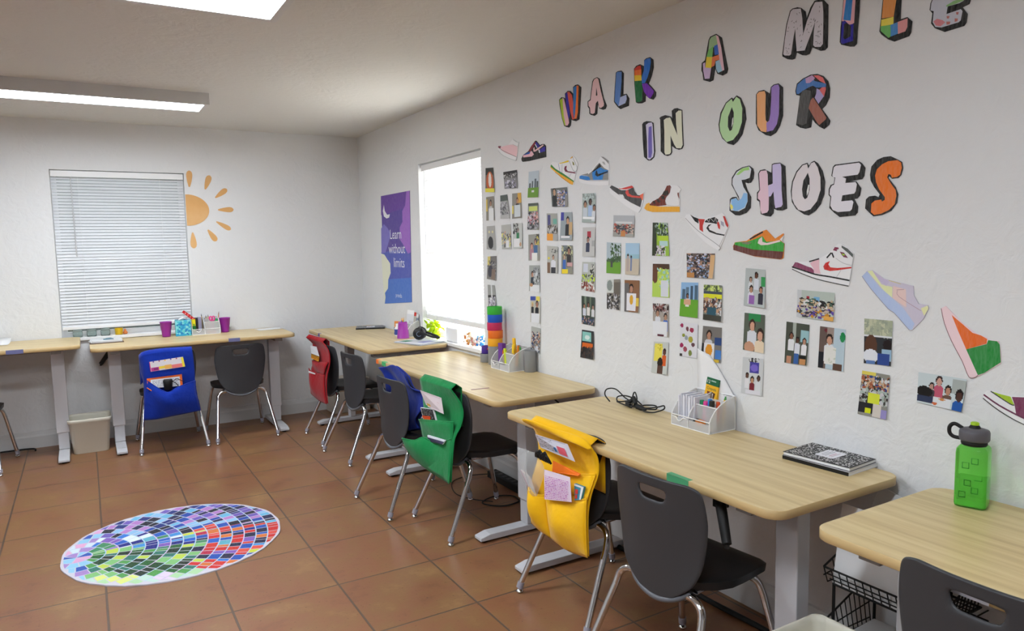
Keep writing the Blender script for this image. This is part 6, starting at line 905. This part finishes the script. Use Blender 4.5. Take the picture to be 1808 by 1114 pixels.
mb = MB().box(-.03, -.012, 0, .012, .012, .018, 0, lin('E88A38')).box(-.045, -.012, 0, -.03, .012, .018, 0, lin('1C1C1E')); one('eraser', mb, M_paint, 'orange eraser with a black end in the front tray of the organizer', 'eraser', loc=in_frame(*O3, (.045, -.052, .022)), rz=RR-.2, bevel=.003)
cbl = MB(); c0 = Vector((-.085, -4.0, Z+.004))
P1 = [(-.04, .13, .006), (-.03, .18, .03), (.0, .20, .05), (.03, .17, .05), (.03, .10, .02), (.02, .04, .012), (-.01, .0, .012), (-.04, -.03, .005), (.0, -.02, .03), (.03, .02, .05), (.035, .04, .055), (.02, .05, .02), (-.02, .09, .010), (.0, .12, .025), (.03, .10, .03), (.02, .02, .03), (0, -.05, .02), (-.01, -.09, .010), (.02, -.14, .02), (.03, -.17, .03), (.01, -.19, .02), (-.03, -.17, .008), (-.045, -.13, .006), (-.03, -.09, .008)]
cbl.tube(smooth_pts(P1, 6), .0032, 8)
P2 = [(-.02, .10, .008), (-.035, .03, .008), (-.03, -.04, .008), (.02, -.05, .012), (.025, -.12, .022), (.0, -.15, .014), (-.02, -.10, .010)]; cbl.tube(smooth_pts(P2, 6), .0032, 8)
t = thing('power_cable', 'coiled black power cable lying on the third desk by the wall', 'cable', c0); obj('cord', cbl, M_rub, t)
obj('plug', MB().tube([(-.03, -.06, .014), (-.035, -.09, .014), (-.03, -.12, .010)], [.013, .013, .005], 8), M_rub, t, bevel=.002); obj('cable_tie', MB().tube(smooth_pts([(-.01, -.03, .006), (.0, .0, .04), (.02, .03, .022), (.0, .05, .006), (-.02, .0, .006)], 4), [.010]*21, 7), M_rub, t)
comp_book('black and white composition book on the near end of the third desk, upper of two', (-.075, -5.03, Z+.0125), RR+.08-math.pi/2, seed=7, n=900)
comp_book('second composition book lying under the upper one on the third desk', (-.082, -5.035, Z), RR+.05+math.pi/2, seed=8, lab=False, n=20, base='C8C8CC')
# bottle
Z = .715
M_gr = mat('green_tritan', '8CEC6C', .08, trans=.75, ior=1.15); 
bt = thing('water_bottle', 'square translucent green water bottle with grey lid on the nearest desk', 'water bottle', (-.10, -5.505, Z), RR+.30)
bm_ = MB(); secs = [(.034, 0), (.039, .004), (.040, .012), (.040, .158), (.0385, .169), (.034, .175), (.029, .179)]
def sq(r, z, n=32): return [(lambda a: (r*math.copysign(abs(math.cos(a))**.26, math.cos(a)), r*math.copysign(abs(math.sin(a))**.26, math.sin(a)), z))(2*math.pi*k/n+.001) for k in range(n)]
rows = [sq(r_, z_)+[sq(r_, z_)[0]] for r_, z_ in secs]; bm_.grid(rows); bm_.add(sq(.034, 0)[::-1], [tuple(range(32))])
obj('body', bm_, M_gr, bt)
iw = MB(); iw.prism([(x, y) for x, y, z in sq(.036, 0)], .006, .082); obj('water', iw, mat('green_water', 'A8EC94', .05, trans=.7, ior=1.1), bt)
em = MB(); 
for (u, z, s_) in ((-.012, .125, .016), (.010, .140, .016), (.020, .095, .018), (-.006, .075, .016), (.012, .055, .016), (-.018, .040, .016)):
    em.tube([(u-s_/2, -.0403, z-s_/2), (u+s_/2, -.0403, z-s_/2), (u+s_/2, -.0403, z+s_/2), (u-s_/2, -.0403, z+s_/2), (u-s_/2, -.0403, z-s_/2)], .0012, 5)
obj('embossed_square', em, mat('green_emboss', '1C7414', .3), bt)
obj('neck', MB().lathe([(.031, .178), (.033, .182), (.033, .190), (.031, .192)], 28), M_rub, bt)
obj('lid', MB().lathe([(.0, .228), (.020, .227), (.036, .222), (.0385, .216), (.0385, .196), (.036, .191), (0, .191)], 32), mat('grey_lid_plastic', '5C5A60', .45), bt)
obj('spout', MB().lathe([(.016, .226), (.013, .232), (.010, .236), (0, .237)], 20), M_rub, bt); obj('spout_cap', MB().lathe([(.011, .236), (.011, .242), (.008, .244), (0, .244)], 18), mat('lime_plastic', 'A8D020', .4), bt)
obj('carry_loop', MB().tube(smooth_pts([(-.030, 0, .222), (-.050, 0, .232), (-.062, 0, .222), (-.062, 0, .204), (-.052, 0, .194), (-.034, 0, .192)], 5), .0055, 8), M_rub, bt)

# ================================================================ floor things
# round rug
RC, RR_ = Vector((-1.935, -2.575)), .512
mb = MB(); ring = [(RR_*math.cos(2*math.pi*k/72)*(1+.006*math.sin(5*k)), RR_*math.sin(2*math.pi*k/72)*(1+.006*math.cos(3*k))) for k in range(72)]
mb.prism(ring, 0, .006, 0, lin('C6C2CE'))
r = random.Random(6); C0 = Vector((-.445, .02)); th0 = math.atan2(-.02, .445)
top = ['1C1F4A', '14162C', '1C2C74', '68B0D4', '6C58B0', '1C44A0', '121228', '88B8DC', 'B07CC0']; low = ['14401C', '1C5A24', '0E2414', '4C9448', 'B8CC48', '2C7060', '102818', '7CB870']; rgt = ['C82420', 'D84C3C', '14163C', 'D07030', 'B01C40', '1C4CA8', 'C83024', '18183C']; midc = ['1A58B8', '3C8CD0', '101C78', 'C8D038', '5CA8BC', '2870C8', '7C58B0', 'D8E4F0', '3C8458']
nr = 17; step = .0585
for k in range(nr):
    ra, rb = .012+step*k, .012+step*(k+1)-.006; rm = (ra+rb)/2
    if k == 0: ra = .004
    nseg = max(6, int(2*math.pi*rm/.046)); off = r.uniform(0, 1); a = 0
    j = 0
    while j < nseg:
        dj = min(r.choice((.6, .8, 1, 1, 1.3)), nseg-j); a0 = 2*math.pi*(j+off)/nseg; a1 = a0+2*math.pi*dj/nseg-.005/rm; j += dj
        quadp = [C0+Vector((q*math.cos(b), q*math.sin(b))) for q, b in ((ra, a0), (rb, a0), (rb, (a0+a1)/2), (rb, a1), (ra, a1), (ra, (a0+a1)/2))]
        if sum(p.length > RR_-.012 for p in quadp) > 3: continue
        quadp = [p if p.length <= RR_-.012 else p.normalized()*(RR_-.012) for p in quadp]
        c_ = (quadp[0]+quadp[3])/2; U_ = Vector((.99, -.13)).normalized(); u = (c_.dot(U_)+.5); v = (c_.dot(Vector((.38, .92)))+.5)
        if v < .10: pal = ['B8D4C8', 'D4DC7C', 'A8D0A0', 'D8C8E0']
        elif u > .58 and v < .66 and r.random() < .8: pal = rgt
        elif v > .60: pal = top
        elif u < .66 and v < .42: pal = low
        else: pal = midc
        if u < .12: pal = ['A080C0', '2850A8', 'D8A0C8', '8CC0DC', 'C8D8E8']
        mb.add([(p.x, p.y, .0064) for p in quadp], [(0, 1, 2, 3, 4, 5)], 0, lin(r.choice(pal)))
for k in range(1, nr+1):      # coloured outlines between the rings
    q = .012+step*k-.0055; P = [C0+Vector((q*math.cos(b), q*math.sin(b))) for b in [2*math.pi*i/90 for i in range(91)]]
    for i in range(90):
        if P[i].length < RR_-.01 and P[i+1].length < RR_-.01:
            d0, d1 = (P[i]-C0).normalized()*.0022, (P[i+1]-C0).normalized()*.0022
            mb.add([((P[i]-d0).x, (P[i]-d0).y, .0062), ((P[i+1]-d1).x, (P[i+1]-d1).y, .0062), ((P[i+1]+d1).x, (P[i+1]+d1).y, .0062), ((P[i]+d0).x, (P[i]+d0).y, .0062)], [(0, 1, 2, 3)], 0, lin('8CC8E4' if (k+i//30) % 3 else 'C8A0D8'))
M_rug = attr_mat('printed_fabric', .8, .12, .15)
one('round_rug', mb, M_rug, 'round white mat with a colourful blue, green and red mosaic on the tiles', 'rug', loc=(RC.x, RC.y, .0002))
def bin_(label, cx, cy, w, d, h, rz=0, tw=.022):
    rows = []
    for z, e, inn in ((0, 0, 0), (.006, .004, 0), (h-.03, tw, 0), (h-.028, tw+.006, 0), (h-.004, tw+.009, 0), (h, tw+.006, 0), (h-.002, tw+.001, 0), (h-.02, tw-.003, 0), (.01, -.003, 0)):
        p = rrect(-w/2-e, -d/2-e, w/2+e, d/2+e, .03, 5); rows.append([(x, y, z) for x, y in p+[p[0]]])
    m_ = MB().grid(rows); b_ = rrect(-w/2, -d/2, w/2, d/2, .03, 5); m_.add([(x, y, 0) for x, y in b_][::-1], [tuple(range(len(b_)))]); b_ = rrect(-w/2+.003, -d/2+.003, w/2-.003, d/2-.003, .03, 5); m_.add([(x, y, .01) for x, y in b_], [tuple(range(len(b_)))])
    return one('waste_bin', m_, M_cream, label, 'waste bin', 'cream plastic waste bins', loc=(cx, cy, .0005), rz=rz)
bin_('cream waste bin standing between the two desks at the back wall', -2.293, -.315, .225, .20, .262)
bin_('cream waste bin whose rim shows at the bottom of the photo between two desks', -.525, -5.345, .19, .18, .355)
one('cardboard_box', MB().box(-.17, -.115, 0, .17, .115, .30).box(-.172, -.117, .292, .172, .117, .305), mat('beige_card', 'C4BCB0', .7), 'beige box on the floor under the corner desk', 'box', loc=(-.235, -.135, .0005), bevel=.003)
t = thing('power_strip', 'black power strip on the floor against the right wall baseboard', 'power strip', (-.075, -2.77, 0))
obj('housing', MB().box(-.033, -.19, 0, .033, .19, .045), M_rub, t, bevel=.006)
sk = MB(); [sk.box(-.018, -.16+.055*k, .0452, .018, -.13+.055*k, .0465) for k in range(6)]; obj('socket', sk, M_black, t)
def cord(label, pts, r=.004): 
    c = Vector(pts[0]); return one('floor_cable', MB().tube(smooth_pts([Vector(p)-c for p in pts], 7), r, 8), M_rub, label, 'cable', 'black cables on the floor along the right wall', loc=c)
cord('black cable curling on the floor behind the green covered chair', [(-.08, -2.96, .03), (-.12, -3.05, .006), (-.25, -3.10, .005), (-.33, -3.06, .005), (-.36, -2.98, .005), (-.25, -2.93, .005), (-.15, -3.0, .005), (-.20, -3.2, .005), (-.12, -3.3, .005)])
cord('thin black cable looping on the floor under the second desk', [(-.10, -2.58, .02), (-.2, -2.5, .005), (-.34, -2.55, .005), (-.42, -2.75, .005), (-.38, -2.9, .005), (-.30, -3.0, .005)], .003)
cord('black cable dropping from the second desk to the wall', [(-.02, -3.40, .42), (-.03, -3.42, .50), (-.06, -3.46, .56), (-.12, -3.48, .62), (-.2, -3.5, .69)], .005)
cord('thick black cable running along the wall under the third desk', [(-.10, -3.9, .012), (-.11, -4.2, .012), (-.13, -4.5, .012), (-.12, -4.8, .012), (-.14, -5.05, .012)], .011)
cord('black cable on the floor at the back wall by the left desk', [(-3.4, -.06, .01), (-3.0, -.05, .01), (-2.7, -.06, .01), (-2.66, -.12, .006)], .006)
one('socket_mount', MB().box(-.03, -.022, -.035, .03, .022, 0).tube([(-.02, 0, -.035), (0, -.01, -.05), (.02, -.03, -.052)], .008, 8), M_rub, 'small black bracket under the third desk behind the bare chair', 'bracket', loc=(-.48, -4.98, .6925), bevel=.003)
# wire rack under the nearest desk
t = thing('wire_basket_rack', 'black wire basket rack under the nearest desk', 'wire rack', (-.155, -5.365, 0)); wr_ = .0022
def basket(z0, x0, x1, y0, y1, h, lbl):
    m_ = MB(); f = .0035
    hi = [(x0, y0, z0+h), (x1, y0, z0+h+.10), (x1, y1, z0+h+.10), (x0, y1, z0+h), (x0, y0, z0+h)]; lo = [(x0+.02, y0-.02, z0), (x1, y0-.02, z0), (x1, y1+.02, z0), (x0+.02, y1+.02, z0), (x0+.02, y0-.02, z0)]
    m_.tube(hi, f, 6); m_.tube(lo, f, 6); m_.tube([(x0+.007, y0-.007, z0+h*.6), (x0+.007, y1+.007, z0+h*.6)], wr_, 5)
    m_.tube([(x0+.013, y0-.013, z0+h*.3), (x0+.013, y1+.013, z0+h*.3)], wr_, 5)
    n_ = int((y0-y1)/.025)
    for k in range(n_+1):
        y = y0-.0+(y1-y0)*k/n_; m_.tube([(x0, y, z0+h), (x0+.02, y, z0), (x1, y, z0)], wr_, 5)
    for k in range(1, 10):
        x = x0+.02+(x1-x0-.02)*k/10; m_.tube([(x, y0-.02, z0), (x, y1+.02, z0)], wr_*.9, 5); zz = z0+h+.10*(x-x0)/(x1-x0)
        for yy, s in ((y0, -1), (y1, 1)): m_.tube([(x, yy, zz), (x, yy+s*.02, z0)], wr_*.9, 5)
    m_.tube([(x1, y0, z0+h*.5+.03), (x0, y0, z0+h*.5)], wr_, 5)
    return m_
obj('upper_basket', basket(.388, -.125, .125, .205, -.165, .055, ''), M_rub, t); obj('lower_basket', basket(.20, -.125, .125, .205, -.165, .055, ''), M_rub, t)
lg = MB(); [lg.tube([(x, y, 0), (x, y, .50 if x > 0 else .388)], .005, 8) for x in (-.10, .12) for y in (.185, -.06)]; [lg.tube([(-.10, y, .02), (.12, y, .02)], .004, 6) for y in (.185, -.06)]; obj('rack_leg', lg, M_rub, t)
for k, (x, y, L, h, tilt, lb) in enumerate(((-.262, -5.345, .33, .255, .16, 'large white folder leaning in the upper wire basket'), (-.235, -5.345, .32, .225, .14, 'second white folder behind the first in the upper wire basket'))):
    o = one('folder', MB().box(-.001, -L/2, 0, .001, L/2, h), M_paper, lb, 'folder', loc=(x, y, .394)); o.rotation_euler = (0, tilt, 0)
one('paper_stack', MB().box(-.09, -.14, 0, .09, .14, .02), M_paper, 'white papers lying in the lower wire basket', 'papers', loc=(-.15, -5.345, .2045), rz=.05)
o = one('white_board_sheet', MB().box(-.001, -.07, 0, .001, .07, .20), M_paper, 'white sheet leaning on the wall between the third and nearest desks', 'paper', loc=(-.05, -5.20, .46)); o.rotation_euler = (.25, .10, 0)
# tint the lamps warm-neutral
